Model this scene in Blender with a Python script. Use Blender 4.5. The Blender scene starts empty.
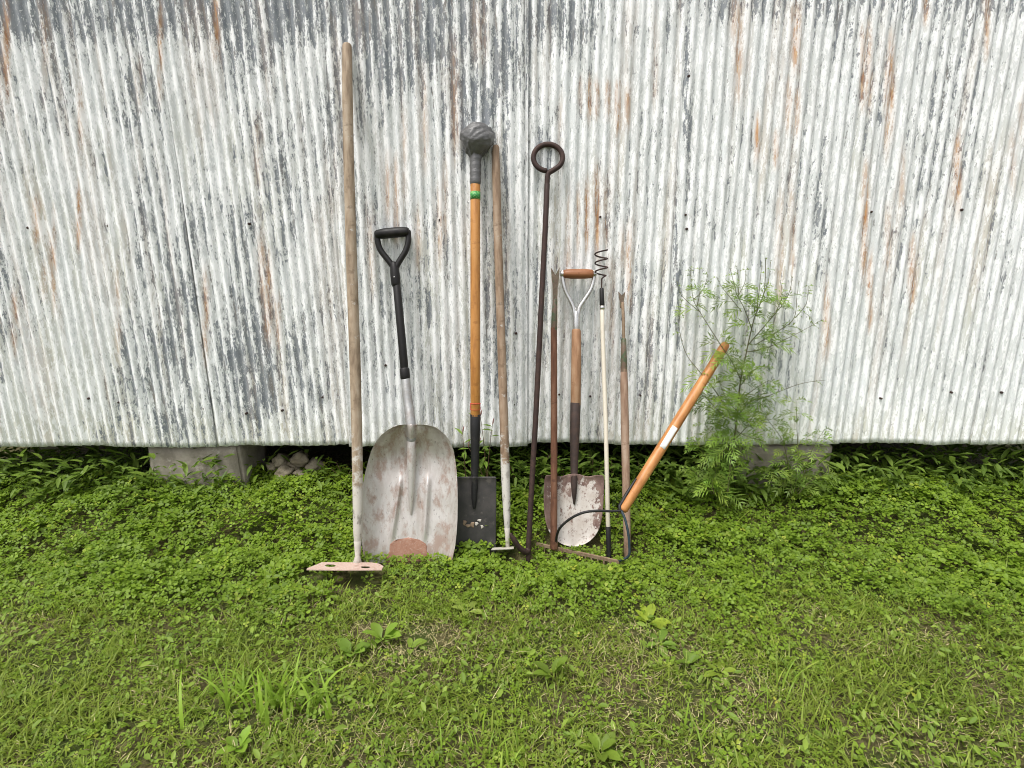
import bpy, bmesh, math, random
import numpy as np
from mathutils import Vector, Matrix, noise as mnoise

random.seed(7)
rng = np.random.default_rng(11)
scene = bpy.context.scene
COL = scene.collection
R = math.radians

# ------------------------------------------------------------------ camera
CAM = Vector((0, 0, 1.2)); PITCH = R(13.0); F = 577.0
FWD = Vector((0, math.cos(PITCH), -math.sin(PITCH)))
UPV = Vector((0, math.sin(PITCH), math.cos(PITCH)))
cd = bpy.data.cameras.new('camera'); cam = bpy.data.objects.new('camera', cd); COL.objects.link(cam)
cam.location = CAM; cam.rotation_euler = (math.pi / 2 - PITCH, 0, 0)
cd.sensor_width = 36.0; cd.lens = F / 1024 * 36.0; cd.clip_start = 0.02; cd.clip_end = 400
scene.camera = cam
WALL = 2.45          # mean depth of the corrugated wall

def ray(px, py):
    return Vector(((px - 512) / F, 0, 0)) + UPV * (-(py - 384) / F) + FWD

def at(px, py, Y):
    d = ray(px, py)
    return CAM + d * (Y / d.y)

def on_ground(px, py, z=0.0):
    d = ray(px, py)
    return CAM + d * ((z - CAM.z) / d.z)

class Lean:
    """plane through a tool's foot and head, level from side to side"""
    def __init__(s, top, bot):            # (px,py,Y) each
        s.a = at(*top); s.b = at(*bot)
        t = s.a - s.b; t.x = 0
        s.up = t.normalized()
        s.n = Vector((0, -s.up.z, s.up.y))   # towards the viewer
        if s.n.y > 0: s.n = -s.n
    def __call__(s, px, py, off=0.0):
        d = ray(px, py)
        o = s.a + s.n * off
        k = (o - CAM).dot(s.n) / d.dot(s.n)
        return CAM + d * k
    def px(s, py):                          # metres per pixel around a height
        return ((s(512, py) - s(522, py)).length) / 10

# ------------------------------------------------------------------ noise in numpy
_lat = rng.random((256, 256))
def vnoise(x, y):
    x = np.asarray(x, float); y = np.asarray(y, float)
    xi = np.floor(x).astype(int); yi = np.floor(y).astype(int)
    fx = x - xi; fy = y - yi
    fx = fx * fx * (3 - 2 * fx); fy = fy * fy * (3 - 2 * fy)
    g = lambda a, b: _lat[a % 256, b % 256]
    return (g(xi, yi) * (1 - fx) + g(xi + 1, yi) * fx) * (1 - fy) + (g(xi, yi + 1) * (1 - fx) + g(xi + 1, yi + 1) * fx) * fy
def fbm(x, y, o=4):
    s = 0; a = .5; t = 0
    for k in range(o):
        s = s + a * vnoise(x * 2 ** k + 17 * k, y * 2 ** k + 31 * k); t += a; a *= .5
    return s / t
def sst(a, b, x):
    t = np.clip((np.asarray(x, float) - a) / (b - a), 0, 1); return t * t * (3 - 2 * t)

def gz(x, y):
    return .075 * np.exp(-(((np.asarray(x, float) + 1.02) / .13) ** 2 + ((np.asarray(y, float) - 2.66) / .10) ** 2)) + .125 * sst(2.02, 2.45, y) + .03 * (fbm(x * 2.3, y * 2.3, 3) - .5) - .012

# ------------------------------------------------------------------ materials
class N:
    def __init__(s, name):
        s.m = bpy.data.materials.new(name); s.m.use_nodes = True
        s.t = s.m.node_tree; s.t.nodes.clear()
        s.out = s.new('ShaderNodeOutputMaterial'); s.b = s.new('ShaderNodeBsdfPrincipled')
        s.link(s.b.outputs[0], s.out.inputs[0])
    def new(s, t, **k):
        n = s.t.nodes.new(t)
        for a, v in k.items(): setattr(n, a, v)
        return n
    def link(s, a, b): s.t.links.new(a, b)
    def coord(s, kind='Object', scale=(1, 1, 1)):
        c = s.new('ShaderNodeTexCoord'); mp = s.new('ShaderNodeMapping'); mp.inputs['Scale'].default_value = scale
        s.link(c.outputs[kind], mp.inputs[0]); return mp.outputs[0]
    def noise(s, vec, scale, detail=5, rough=.6, dist=0):
        n = s.new('ShaderNodeTexNoise'); n.inputs['Scale'].default_value = scale; n.inputs['Detail'].default_value = detail
        n.inputs['Roughness'].default_value = rough; n.inputs['Distortion'].default_value = dist
        s.link(vec, n.inputs['Vector']); return n.outputs[0]
    def ramp(s, fac, stops, interp='LINEAR'):
        r = s.new('ShaderNodeValToRGB'); e = r.color_ramp.elements; r.color_ramp.interpolation = interp
        while len(e) < len(stops): e.new(.5)
        for i, (p, c) in enumerate(stops):
            e[i].position = p; e[i].color = (c, c, c, 1) if isinstance(c, (int, float)) else (*c, 1)
        s.link(fac, r.inputs[0]); return r.outputs[0]
    def math(s, op, a, b=None, clamp=False):
        n = s.new('ShaderNodeMath', operation=op, use_clamp=clamp)
        for i, v in enumerate((a, b)):
            if v is None: continue
            if isinstance(v, (int, float)): n.inputs[i].default_value = v
            else: s.link(v, n.inputs[i])
        return n.outputs[0]
    def mix(s, fac, a, b):
        n = s.new('ShaderNodeMix', data_type='RGBA')
        for sock, v in ((n.inputs[0], fac), (n.inputs[6], a), (n.inputs[7], b)):
            if isinstance(v, (int, float)): sock.default_value = v
            elif isinstance(v, tuple): sock.default_value = (*v, 1)
            else: s.link(v, sock)
        return n.outputs[2]
    def bump(s, h, strength=.3, dist=.002):
        b = s.new('ShaderNodeBump'); b.inputs['Strength'].default_value = strength; b.inputs['Distance'].default_value = dist
        s.link(h, b.inputs['Height']); s.link(b.outputs[0], s.b.inputs['Normal'])
    def set(s, color=None, rough=None, metal=None, spec=None):
        for k, v in (('Base Color', color), ('Roughness', rough), ('Metallic', metal), ('Specular IOR Level', spec)):
            if v is None: continue
            if isinstance(v, tuple): s.b.inputs[k].default_value = (*v, 1)
            elif isinstance(v, (int, float)): s.b.inputs[k].default_value = v
            else: s.link(v, s.b.inputs[k])

def wood(name, dark, mid, light, rough=.75, spec=.25, wear=None, wearpos=.62, foot=None):
    """grain that runs along the handle (UV: u round, v along, in metres)"""
    n = N(name)
    g = n.noise(n.coord('UV', (260, 9, 1)), 1.0, 6, .6, .3)
    b = n.noise(n.coord('UV', (40, 4.5, 1)), 1.0, 4, .6)
    f = n.math('ADD', n.math('MULTIPLY', g, .55), n.math('MULTIPLY', b, .45))
    c = n.ramp(f, [(.38, dark), (.5, mid), (.62, light)])
    s = n.noise(n.coord('UV', (90, 25, 1)), 1.0, 4, .7)
    c = n.mix(n.ramp(s, [(.57, 0.), (.66, .7)]), c, dark)
    if wear is not None:
        w = n.noise(n.coord('UV', (120, 14, 1)), 1.0, 5, .7)
        c = n.mix(n.ramp(w, [(wearpos, 0.), (wearpos + .05, 1.)]), c, wear)
    if foot is not None:
        sp_ = n.new('ShaderNodeSeparateXYZ'); n.link(n.coord('UV'), sp_.inputs[0])
        k = n.new('ShaderNodeMapRange'); k.inputs[1].default_value = foot[0]; k.inputs[2].default_value = foot[1]; n.link(sp_.outputs[1], k.inputs[0])
        w = n.noise(n.coord('UV', (110, 22, 1)), 1.0, 6, .7)
        w = n.math('ADD', w, n.math('MULTIPLY', k.outputs[0], .42))
        c = n.mix(n.ramp(w, [(.62, 0.), (.70, 1.)]), c, foot[2])
        d2 = n.noise(n.coord('UV', (140, 12, 1)), 1.0, 5, .7)
        c = n.mix(n.math('MULTIPLY', n.ramp(d2, [(.56, 0.), (.62, .8)]), k.outputs[0]), c, (.14, .12, .10))
    n.set(c, rough, 0, spec); n.bump(g, .35, .0015)
    return n.m

def worn(name, base, other, pos=.55, soft=.06, scale=40, third=None, tpos=.65, rough=.6, metal=0., spec=.4, stretch=(1, 1, 1), bump=.3, bd=.0015):
    n = N(name)
    v = n.coord('Object', stretch)
    a = n.noise(v, scale, 8, .68); big = n.noise(v, scale * .22, 4, .6)
    f = n.math('ADD', n.math('MULTIPLY', a, .6), n.math('MULTIPLY', big, .4))
    c = n.mix(n.ramp(f, [(pos - soft, 0.), (pos + soft, 1.)]), base, other)
    if third is not None:
        t = n.noise(v, scale * 1.7, 7, .7)
        c = n.mix(n.ramp(t, [(tpos - .05, 0.), (tpos + .05, 1.)]), c, third)
    fine = n.noise(v, scale * 6, 4, .6)
    c = n.mix(n.math('MULTIPLY', fine, .35), c, tuple(x * .45 for x in other))
    n.set(c, n.ramp(a, [(.3, max(.05, rough - .12)), (.7, min(1, rough + .12))]), metal, spec); n.bump(a, bump, bd)
    return n.m

M = {}
M['wood_grey'] = wood('weathered_grey_wood', (0.168, 0.120, 0.080), (0.308, 0.236, 0.164), (0.416, 0.344, 0.264), wear=(0.440, 0.408, 0.352), wearpos=.66, foot=(1.45, 1.9, (0.480, 0.448, 0.400)))
M['wood_hoe'] = wood('weathered_tan_wood', (0.163, 0.107, 0.069), (0.284, 0.198, 0.133), (0.387, 0.301, 0.224), wear=(0.430, 0.396, 0.344), wearpos=.68, foot=(1.1, 1.42, (0.516, 0.490, 0.447)))
M['wood_orange'] = wood('varnished_orange_wood', (0.295, 0.119, 0.026), (0.435, 0.193, 0.045), (0.492, 0.238, 0.070), .42, .45)
M['wood_rake'] = wood('varnished_ash_wood', (0.281, 0.105, 0.027), (0.429, 0.187, 0.058), (0.515, 0.265, 0.101), .45, .4, wear=(0.211, 0.078, 0.023), wearpos=.68)
M['wood_brown'] = wood('old_brown_wood', (0.068, 0.031, 0.019), (0.129, 0.060, 0.035), (0.184, 0.099, 0.061), .8, .2)
M['wood_shaft'] = wood('worn_shaft_wood', (0.204, 0.106, 0.055), (0.323, 0.183, 0.102), (0.408, 0.272, 0.170), .7, .25)
M['wood_grip'] = wood('brown_grip_wood', (0.164, 0.061, 0.025), (0.279, 0.115, 0.049), (0.344, 0.164, 0.074), .5, .35)
M['wood_weeder'] = wood('dull_weeder_wood', (0.176, 0.104, 0.068), (0.280, 0.188, 0.132), (0.360, 0.272, 0.208), .8, .2)
M['alu'] = worn('dirty_aluminium', (.62, .585, .55), (.40, .30, .245), .565, .10, 26, (.70, .69, .67), .57, .5, .35, .5, (1, 1, .6))
M['alu_tube'] = worn('dull_aluminium_tube', (.50, .51, .50), (.33, .31, .28), .56, .08, 30, None, .6, .42, .75)
M['sockettube'] = worn('dull_dirty_aluminium_tube', (.37, .375, .37), (.29, .26, .235), .54, .1, 26, (.44, .44, .43), .6, .45, .5)
M['rust_red'] = worn('red_rust', (.36, .20, .14), (.28, .135, .09), .5, .1, 90, (.42, .30, .24), .6, .9)
M['black'] = worn('black_plastic', (.009, .008, .008), (.022, .019, .017), .58, .06, 40, None, .6, .5, 0, .32)
M['black_steel'] = worn('black_painted_steel', (.013, .013, .014), (.045, .04, .036), .58, .05, 60, None, .6, .5, .2)
M['spade'] = worn('dark_spade_steel', (.05, .048, .048), (.10, .09, .085), .54, .10, 16, (.14, .125, .115), .62, .5, .45)
M['socket'] = worn('dark_socket_steel', (0.050, 0.036, 0.032), (0.099, 0.063, 0.050), .55, .08, 50, None, .6, .65, .4)
M['rust'] = worn('brown_rusty_iron', (0.040, 0.024, 0.021), (0.079, 0.045, 0.035), .55, .08, 60, (0.108, 0.061, 0.043), .68, .7, .35)
M['rust_tan'] = worn('tan_rusty_steel', (0.306, 0.225, 0.149), (0.198, 0.122, 0.077), .54, .08, 70, None, .6, .75, .2)
M['weedmetal'] = worn('worn_weeder_steel', (0.180, 0.135, 0.095), (0.099, 0.065, 0.045), .55, .08, 70, (0.072, 0.117, 0.054), .60, .65, .3)
M['green'] = worn('chipped_green_paint', (.05, .09, .038), (.15, .10, .07), .50, .05, 70, None, .6, .55)
M['chrome'] = worn('bright_bare_metal', (.62, .61, .59), (.45, .43, .40), .58, .08, 50, None, .6, .28, .85)
M['cream'] = worn('cream_painted_tube', (0.684, 0.627, 0.513), (0.475, 0.380, 0.285), .64, .05, 60, None, .6, .4, 0, .5)
M['tape'] = worn('grey_duct_tape', (0.153, 0.150, 0.149), (0.108, 0.106, 0.105), .5, .1, 60, (0.189, 0.184, 0.180), .62, .36, .2, .5, (1, 1, 2.4), .6, .004)
M['pink'] = worn('pale_pink_paint', (0.540, 0.387, 0.324), (0.378, 0.243, 0.189), .58, .06, 60, (0.594, 0.522, 0.459), .58, .7)
M['whitepaint'] = worn('flaking_white_paint', (0.528, 0.497, 0.440), (0.317, 0.255, 0.194), .58, .06, 80, None, .6, .75)
M['blue'] = worn('dark_blue_paint', (.02, .04, .055), (.055, .05, .045), .58, .05, 60, None, .6, .45)
M['paper'] = worn('white_paper_label', (.78, .77, .74), (.6, .55, .48), .64, .05, 60, None, .6, .6)
M['redtape'] = worn('red_tape', (.62, .035, .045), (.5, .05, .05), .6, .05, 60, None, .6, .5)
M['concrete'] = worn('grey_concrete', (.43, .385, .32), (.27, .235, .19), .5, .1, 12, (.52, .48, .41), .62, .95, 0, .2, (1, 1, 1), .9, .01)
M['stone'] = worn('field_stone', (.36, .31, .22), (.22, .18, .12), .52, .1, 20, None, .6, .95, 0, .2, (1, 1, 1), .8, .008)
M['timber'] = worn('dark_old_timber', (.05, .038, .028), (.03, .024, .02), .5, .1, 12, None, .6, .9)
M['plainmetal'] = worn('grey_galvanised', (.4, .41, .42), (.3, .3, .3), .55, .1, 3, None, .6, .6, .3)

# shovel blade: white paint over rust
def shovel_mat():
    n = N('rusty_white_shovel')
    at_ = n.new('ShaderNodeAttribute', attribute_name='wear')
    v = n.coord('Object', (1, 1, .75))
    a = n.noise(v, 42, 8, .7)
    f = n.math('ADD', a, n.math('MULTIPLY', at_.outputs['Fac'], .25))
    f = n.math('ADD', f, n.math('MULTIPLY', n.math('SUBTRACT', n.noise(v, 14, 5, .6), .5), .35))
    k = n.ramp(f, [(.575, 0.), (.63, 1.)])
    sp = n.noise(v, 95, 6, .75)
    k = n.math('MAXIMUM', k, n.ramp(sp, [(.56, 0.), (.64, .8)]))
    paint = n.mix(n.ramp(n.noise(v, 12, 5), [(.4, 0.), (.65, 1.)]), (.54, .50, .46), (.38, .315, .27))
    rust = n.mix(n.ramp(n.noise(v, 30, 6), [(.4, 0.), (.6, 1.)]), (.13, .078, .066), (.22, .15, .125))
    n.set(n.mix(k, paint, rust), .7, 0, .3); n.bump(k, .25, .001)
    return n.m
M['shovel'] = shovel_mat()

def scoop_mat():
    n = N('muddy_aluminium_scoop')
    v = n.coord('Object', (1, 1, .55))
    a = n.noise(v, 40, 8, .7); b = n.noise(v, 9, 5, .6)
    st = n.noise(n.coord('Object', (1, 1, .16)), 34, 6, .65)
    c = n.mix(n.ramp(b, [(.36, 0.), (.66, 1.)]), (.54, .51, .485), (.41, .355, .32))
    c = n.mix(n.ramp(st, [(.42, 0.), (.64, .7)]), c, (.63, .60, .58))
    f = n.math('ADD', n.math('MULTIPLY', a, .5), n.math('MULTIPLY', n.noise(v, 15, 5, .6), .5))
    c = n.mix(n.ramp(f, [(.49, 0.), (.58, .75)]), c, (.33, .225, .18))
    c = n.mix(n.ramp(n.noise(v, 110, 5, .7), [(.61, 0.), (.67, .75)]), c, (.16, .135, .12))
    n.set(c, n.ramp(a, [(.3, .34), (.7, .58)]), .45, .5); n.bump(f, .5, .004)
    return n.m
M['scoop'] = scoop_mat()

# peeling white paint over galvanised, rust streaks
def wall_mat():
    n = N('peeling_white_paint_on_corrugated_iron')
    A = n.new('ShaderNodeAttribute', attribute_name='wear')
    sep = n.new('ShaderNodeSeparateColor'); n.link(A.outputs['Color'], sep.inputs[0])
    grey, rust, grime = sep.outputs[0], sep.outputs[1], sep.outputs[2]
    B = n.new('ShaderNodeAttribute', attribute_name='ridge'); ridge = B.outputs['Fac']
    lng = n.noise(n.coord('UV', (75, 5.5, 1)), 1.0, 7, .66, .25)      # long vertical flakes
    mid = n.noise(n.coord('UV', (105, 27, 1)), 1.0, 8, .7, .4)       # ragged flake edges
    fin = n.noise(n.coord('UV', (230, 105, 1)), 1.0, 5, .7, .3)       # small chips
    big = n.noise(n.coord('UV', (4.5, 2.2, 1)), 1.0, 4, .6)
    f = n.math('ADD', n.math('MULTIPLY', lng, .40), n.math('MULTIPLY', mid, .42))
    f = n.math('ADD', f, n.math('MULTIPLY', fin, .20))
    f = n.math('ADD', f, n.math('MULTIPLY', n.math('SUBTRACT', big, .5), .16))
    patch = n.noise(n.coord('UV', (17, 5.5, 1)), 1.0, 5, .65, .6)
    f = n.math('ADD', f, n.math('MULTIPLY', n.math('SUBTRACT', patch, .5), .17))
    f = n.math('ADD', f, n.math('MULTIPLY', n.math('SUBTRACT', grey, .5), .20))
    f = n.math('SUBTRACT', f, n.math('MULTIPLY', ridge, .034))
    chip = n.ramp(f, [(.535, 0.), (.548, 1.)])
    half = n.ramp(f, [(.47, 0.), (.535, 1.)])                        # thin, chalky paint round each flake
    specks = n.ramp(fin, [(.615, 0.), (.64, 1.)])
    speckzone = n.ramp(mid, [(.47, 0.), (.55, 1.)])
    chip = n.math('MAXIMUM', chip, n.math('MULTIPLY', specks, speckzone))
    left = n.noise(n.coord('UV', (165, 48, 1)), 1.0, 7, .74, .4)
    chip = n.math('MULTIPLY', chip, n.math('SUBTRACT', 1.0, n.ramp(left, [(.585, 0.), (.60, 1.)])))      # scraps of paint left on the bare metal
    # paint: a thin chalky coat with whiter ragged flakes still holding on
    tone = n.noise(n.coord('UV', (60, 3.5, 1)), 1.0, 6, .65)
    paint = n.mix(n.ramp(tone, [(.33, 0.), (.64, 1.)]), (.745, .77, .775), (.60, .615, .60))
    fl1 = n.math('ADD', n.math('MULTIPLY', n.noise(n.coord('UV', (85, 11, 1)), 1.0, 9, .72, .5), .6), n.math('MULTIPLY', n.noise(n.coord('UV', (190, 55, 1)), 1.0, 7, .75, .6), .4))
    fl = n.math('SUBTRACT', n.math('ADD', fl1, n.math('MULTIPLY', ridge, .02)), n.math('MULTIPLY', n.math('SUBTRACT', patch, .5), .22))
    flake = n.ramp(fl, [(.50, 0.), (.512, 1.)])
    paint = n.mix(n.math('MULTIPLY', half, .28), paint, (.53, .525, .49))
    gr = n.math('MULTIPLY', grime, n.ramp(tone, [(.35, .25), (.65, 1.)]))
    paint = n.mix(n.math('MULTIPLY', gr, .8), paint, (.58, .565, .45))
    paint = n.mix(n.math('MULTIPLY', flake, .85), paint, (.90, .905, .90))
    # bare metal
    mm = n.noise(n.coord('UV', (55, 16, 1)), 1.0, 6, .65)
    metal = n.mix(n.ramp(mm, [(.33, 0.), (.66, 1.)]), (.18, .20, .225), (.32, .335, .345))
    metal = n.mix(n.ramp(n.noise(n.coord('UV', (40, 4, 1)), 1.0, 5, .6), [(.55, 0.), (.7, .7)]), metal, (.27, .235, .195))
    c = n.mix(chip, paint, metal)
    # rust streaks
    rn = n.noise(n.coord('UV', (110, 8, 1)), 1.0, 6, .65)
    rf = n.math('MULTIPLY', rust, n.ramp(rn, [(.36, .25), (.55, 1.)]), True)
    rf = n.math('MULTIPLY', rf, n.math('SUBTRACT', 1.0, n.math('MULTIPLY', flake, .55)))
    rc = n.mix(n.ramp(mid, [(.38, 0.), (.6, 1.)]), (.62, .36, .15), (.42, .17, .055))
    c = n.mix(rf, c, rc)
    n.set(c, n.mix(chip, (.75, .75, .75), (.5, .5, .5)), 0, .25)
    h = n.math('ADD', n.math('SUBTRACT', n.math('MULTIPLY', mid, .3), chip), n.math('MULTIPLY', flake, .5))
    n.bump(h, .55, .0016)
    return n.m
M['wall'] = wall_mat()

def leaf_mat(name, trans=.3, rough=.5):
    n = N(name)
    A = n.new('ShaderNodeAttribute', attribute_name='tint')
    v = n.coord('Object'); a = n.noise(v, 160, 3)
    c = n.mix(n.math('MULTIPLY', a, .2), A.outputs['Color'], (.07, .085, .02))
    n.set(c, rough, 0, .35)
    tr = n.new('ShaderNodeBsdfTranslucent'); n.link(A.outputs['Color'], tr.inputs[0])
    mx = n.new('ShaderNodeMixShader'); mx.inputs[0].default_value = trans
    n.link(n.b.outputs[0], mx.inputs[1]); n.link(tr.outputs[0], mx.inputs[2]); n.link(mx.outputs[0], n.out.inputs[0])
    return n.m
M['leaf'] = leaf_mat('green_leaf', .5)
M['straw'] = leaf_mat('dry_straw', .15, .8)
def ground_mat():
    n = N('soil_and_thatch')
    v = n.coord('Object')
    a = n.noise(v, 55, 8, .7); b = n.noise(v, 5, 5, .6)
    c = n.mix(n.ramp(a, [(.4, 0.), (.62, 1.)]), (.06, .054, .022), (.15, .13, .06))
    c = n.mix(n.ramp(b, [(.45, 0.), (.62, 1.)]), c, (.065, .085, .022))
    n.set(c, .95, 0, .1); n.bump(a, 1.0, .02)
    return n.m
M['ground'] = ground_mat()

# ------------------------------------------------------------------ mesh building
class MB:
    def __init__(s): s.v = []; s.f = []; s.uv = []; s.flat = set()
    def face(s, idx, uv=None, flat=False):
        if flat: s.flat.add(len(s.f))
        s.f.append(tuple(idx)); s.uv.append(uv or [(s.v[i][0], s.v[i][2]) for i in idx])
    def tube(s, pts, rad, n=14, squash=1.0, cap='round', v0=None):
        pts = [Vector(p) for p in pts]
        if not hasattr(rad, '__len__'): rad = [rad] * len(pts)
        rad = list(rad)
        if cap == 'round':
            d0 = (pts[0] - pts[1]).normalized(); d1 = (pts[-1] - pts[-2]).normalized()
            r0, r1 = rad[0], rad[-1]
            pts = [pts[0] + d0 * r0 * .55, pts[0] + d0 * r0 * .4] + pts + [pts[-1] + d1 * r1 * .4, pts[-1] + d1 * r1 * .55]
            rad = [r0 * .45, r0 * .8] + rad + [r1 * .8, r1 * .45]
        L = 0 if v0 is None else v0
        base = len(s.v); t0 = (pts[1] - pts[0]).normalized()
        ref = Vector((0, 0, 1)) if abs(t0.z) < .8 else Vector((0, 1, 0))
        nx = t0.cross(ref).normalized(); us = []
        for i, p in enumerate(pts):
            t = (pts[min(i + 1, len(pts) - 1)] - pts[max(i - 1, 0)]).normalized()
            nx = (nx - t * nx.dot(t)).normalized(); ny = t.cross(nx)
            if i: L += (p - pts[i - 1]).length
            us.append(L)
            for k in range(n):
                a = 2 * math.pi * k / n
                s.v.append(p + (nx * math.cos(a) + ny * math.sin(a) * squash) * rad[i])
        rm = max(rad)
        for i in range(len(pts) - 1):
            for k in range(n):
                a, b = base + i * n + k, base + i * n + (k + 1) % n
                u0, u1 = 2 * math.pi * rm * k / n * .16, 2 * math.pi * rm * (k + 1) / n * .16
                s.face((a, b, b + n, a + n), [(u0, us[i]), (u1, us[i]), (u1, us[i + 1]), (u0, us[i + 1])])
        s.face(tuple(base + k for k in range(n))[::-1], flat=True)
        s.face(tuple(base + (len(pts) - 1) * n + k for k in range(n)), flat=True)
        return s
    def grid(s, rows, thick, nrm):
        """rows[i][j] points -> a sheet with thickness along nrm (behind the given points)"""
        h, w = len(rows), len(rows[0]); base = len(s.v); nrm = Vector(nrm)
        for r in rows:
            for p in r: s.v.append(Vector(p))
        for r in rows:
            for p in r: s.v.append(Vector(p) - nrm * thick)
        o = h * w; I = lambda i, j: base + i * w + j
        for i in range(h - 1):
            for j in range(w - 1):
                s.face((I(i, j), I(i + 1, j), I(i + 1, j + 1), I(i, j + 1)))
                s.face((o + I(i, j), o + I(i, j + 1), o + I(i + 1, j + 1), o + I(i + 1, j)))
        def rim(a, b): s.face((a, b, b + o, a + o))
        for i in range(h - 1): rim(I(i + 1, 0), I(i, 0)); rim(I(i, w - 1), I(i + 1, w - 1))
        for j in range(w - 1): rim(I(0, j), I(0, j + 1)); rim(I(h - 1, j + 1), I(h - 1, j))
        return s
    def poly(s, outline, thick, nrm):
        base = len(s.v); n = len(outline); nrm = Vector(nrm)
        for p in outline: s.v.append(Vector(p))
        for p in outline: s.v.append(Vector(p) - nrm * thick)
        s.face([base + i for i in range(n)], flat=True); s.face([base + n + i for i in range(n)][::-1], flat=True)
        for i in range(n):
            j = (i + 1) % n; s.face((base + j, base + i, base + n + i, base + n + j), flat=True)
        return s
    def box(s, lo, hi):
        x0, y0, z0 = lo; x1, y1, z1 = hi
        b = len(s.v)
        s.v += [Vector(p) for p in ((x0, y0, z0), (x1, y0, z0), (x1, y1, z0), (x0, y1, z0), (x0, y0, z1), (x1, y0, z1), (x1, y1, z1), (x0, y1, z1))]
        for f in ((0, 3, 2, 1), (4, 5, 6, 7), (0, 1, 5, 4), (1, 2, 6, 5), (2, 3, 7, 6), (3, 0, 4, 7)): s.face([b + i for i in f], flat=True)
        return s
    def build(s, name, mat, parent=None, wear=None):
        org = Vector(parent['_o']) if parent is not None and '_o' in parent else Vector((0, 0, 0))
        me = bpy.data.meshes.new(name)
        me.from_pydata([tuple(Vector(p) - org) for p in s.v], [], s.f)
        uv = me.uv_layers.new(name='UVMap'); k = 0
        for fu in s.uv:
            for c in fu: uv.data[k].uv = c; k += 1
        for i, p in enumerate(me.polygons): p.use_smooth = i not in s.flat
        if wear is not None:
            a = me.attributes.new('wear', 'FLOAT', 'POINT'); a.data.foreach_set('value', wear)
        me.materials.append(mat)
        o = bpy.data.objects.new(name, me); COL.objects.link(o)
        bm = bmesh.new(); bm.from_mesh(me); bmesh.ops.recalc_face_normals(bm, faces=bm.faces)
        bm.to_mesh(me); bm.free()
        if parent is not None:
            o.parent = parent
            if '_o' in parent: o['_o'] = parent['_o']
            allparts.append(o)
        return o
allparts = []

def thing(name, label, cat, loc, group=None):
    o = bpy.data.objects.new(name, None); COL.objects.link(o); o.location = loc
    o.empty_display_size = .05
    o['label'] = label; o['category'] = cat; o['_o'] = tuple(loc)
    if group: o['group'] = group
    allparts.append(o)
    return o
def tag(o, label, cat, group=None):
    o['label'] = label; o['category'] = cat
    if group: o['group'] = group
    return o

def np_mesh(name, verts, quads, cols, mat, parent=None):
    """verts (n,k,3), quads (m,4) template, cols (n,3)"""
    n, k, _ = verts.shape; m = len(quads)
    q = (np.asarray(quads)[None] + (np.arange(n) * k)[:, None, None]).reshape(-1)
    V = verts.reshape(-1, 3)
    if parent is not None: V = V - np.array(parent['_o'])
    me = bpy.data.meshes.new(name)
    me.vertices.add(n * k); me.vertices.foreach_set('co', V.astype(np.float32).ravel())
    me.loops.add(len(q)); me.loops.foreach_set('vertex_index', q.astype(np.int32))
    me.polygons.add(n * m); me.polygons.foreach_set('loop_start', (np.arange(n * m) * 4).astype(np.int32))
    me.update(calc_edges=True); me.validate()
    me.polygons.foreach_set('use_smooth', np.ones(len(me.polygons), bool))
    a = me.attributes.new('tint', 'FLOAT_COLOR', 'POINT')
    if mat is M['leaf']: cols = np.clip(cols * np.array([1.11, 1.15, .86]), 0, .5)
    c = np.repeat(np.concatenate([cols, np.ones((n, 1))], 1), k, 0)
    a.data.foreach_set('color', c.astype(np.float32).ravel())
    me.materials.append(mat)
    o = bpy.data.objects.new(name, me); COL.objects.link(o)
    if parent is not None: o.parent = parent
    return o

def catmull(pts, n=8):
    pts = [Vector(p) for p in pts]; out = []
    for i in range(len(pts) - 1):
        p0 = pts[max(i - 1, 0)]; p1 = pts[i]; p2 = pts[i + 1]; p3 = pts[min(i + 2, len(pts) - 1)]
        for k in range(n):
            t = k / n
            out.append(.5 * ((2 * p1) + (p2 - p0) * t + (2 * p0 - 5 * p1 + 4 * p2 - p3) * t * t + (3 * p1 - p0 - 3 * p2 + p3) * t ** 3))
    out.append(pts[-1]); return out

# ------------------------------------------------------------------ ground
gx = np.concatenate([[-60, -20, -8], np.linspace(-4, 4, 121), [8, 20, 60]])
gy = np.concatenate([[-60, -20, -5, -1], np.linspace(.4, 3.4, 61), [6, 20, 60]])
gv = [(x, y, float(gz(x, y)) if abs(x) < 5 and -1.5 < y < 5 else (0.115 if y > 3 else -.012)) for y in gy for x in gx]
w = len(gx)
gf = [(j * w + i, j * w + i + 1, (j + 1) * w + i + 1, (j + 1) * w + i) for j in range(len(gy) - 1) for i in range(w - 1)]
me = bpy.data.meshes.new('ground'); me.from_pydata(gv, [], gf); me.materials.append(M['ground'])
for p in me.polygons: p.use_smooth = True
ground = bpy.data.objects.new('ground', me); COL.objects.link(ground); ground['kind'] = 'structure'

# ------------------------------------------------------------------ shed wall
PITCHX = .0405; AMP = .0062
shed = thing('metal_shed', 'shed wall of white painted corrugated iron, paint peeling to grey with rust streaks', 'shed', (0, WALL, .1))
def xw(px, py=444): return at(px, py, WALL).x

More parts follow.
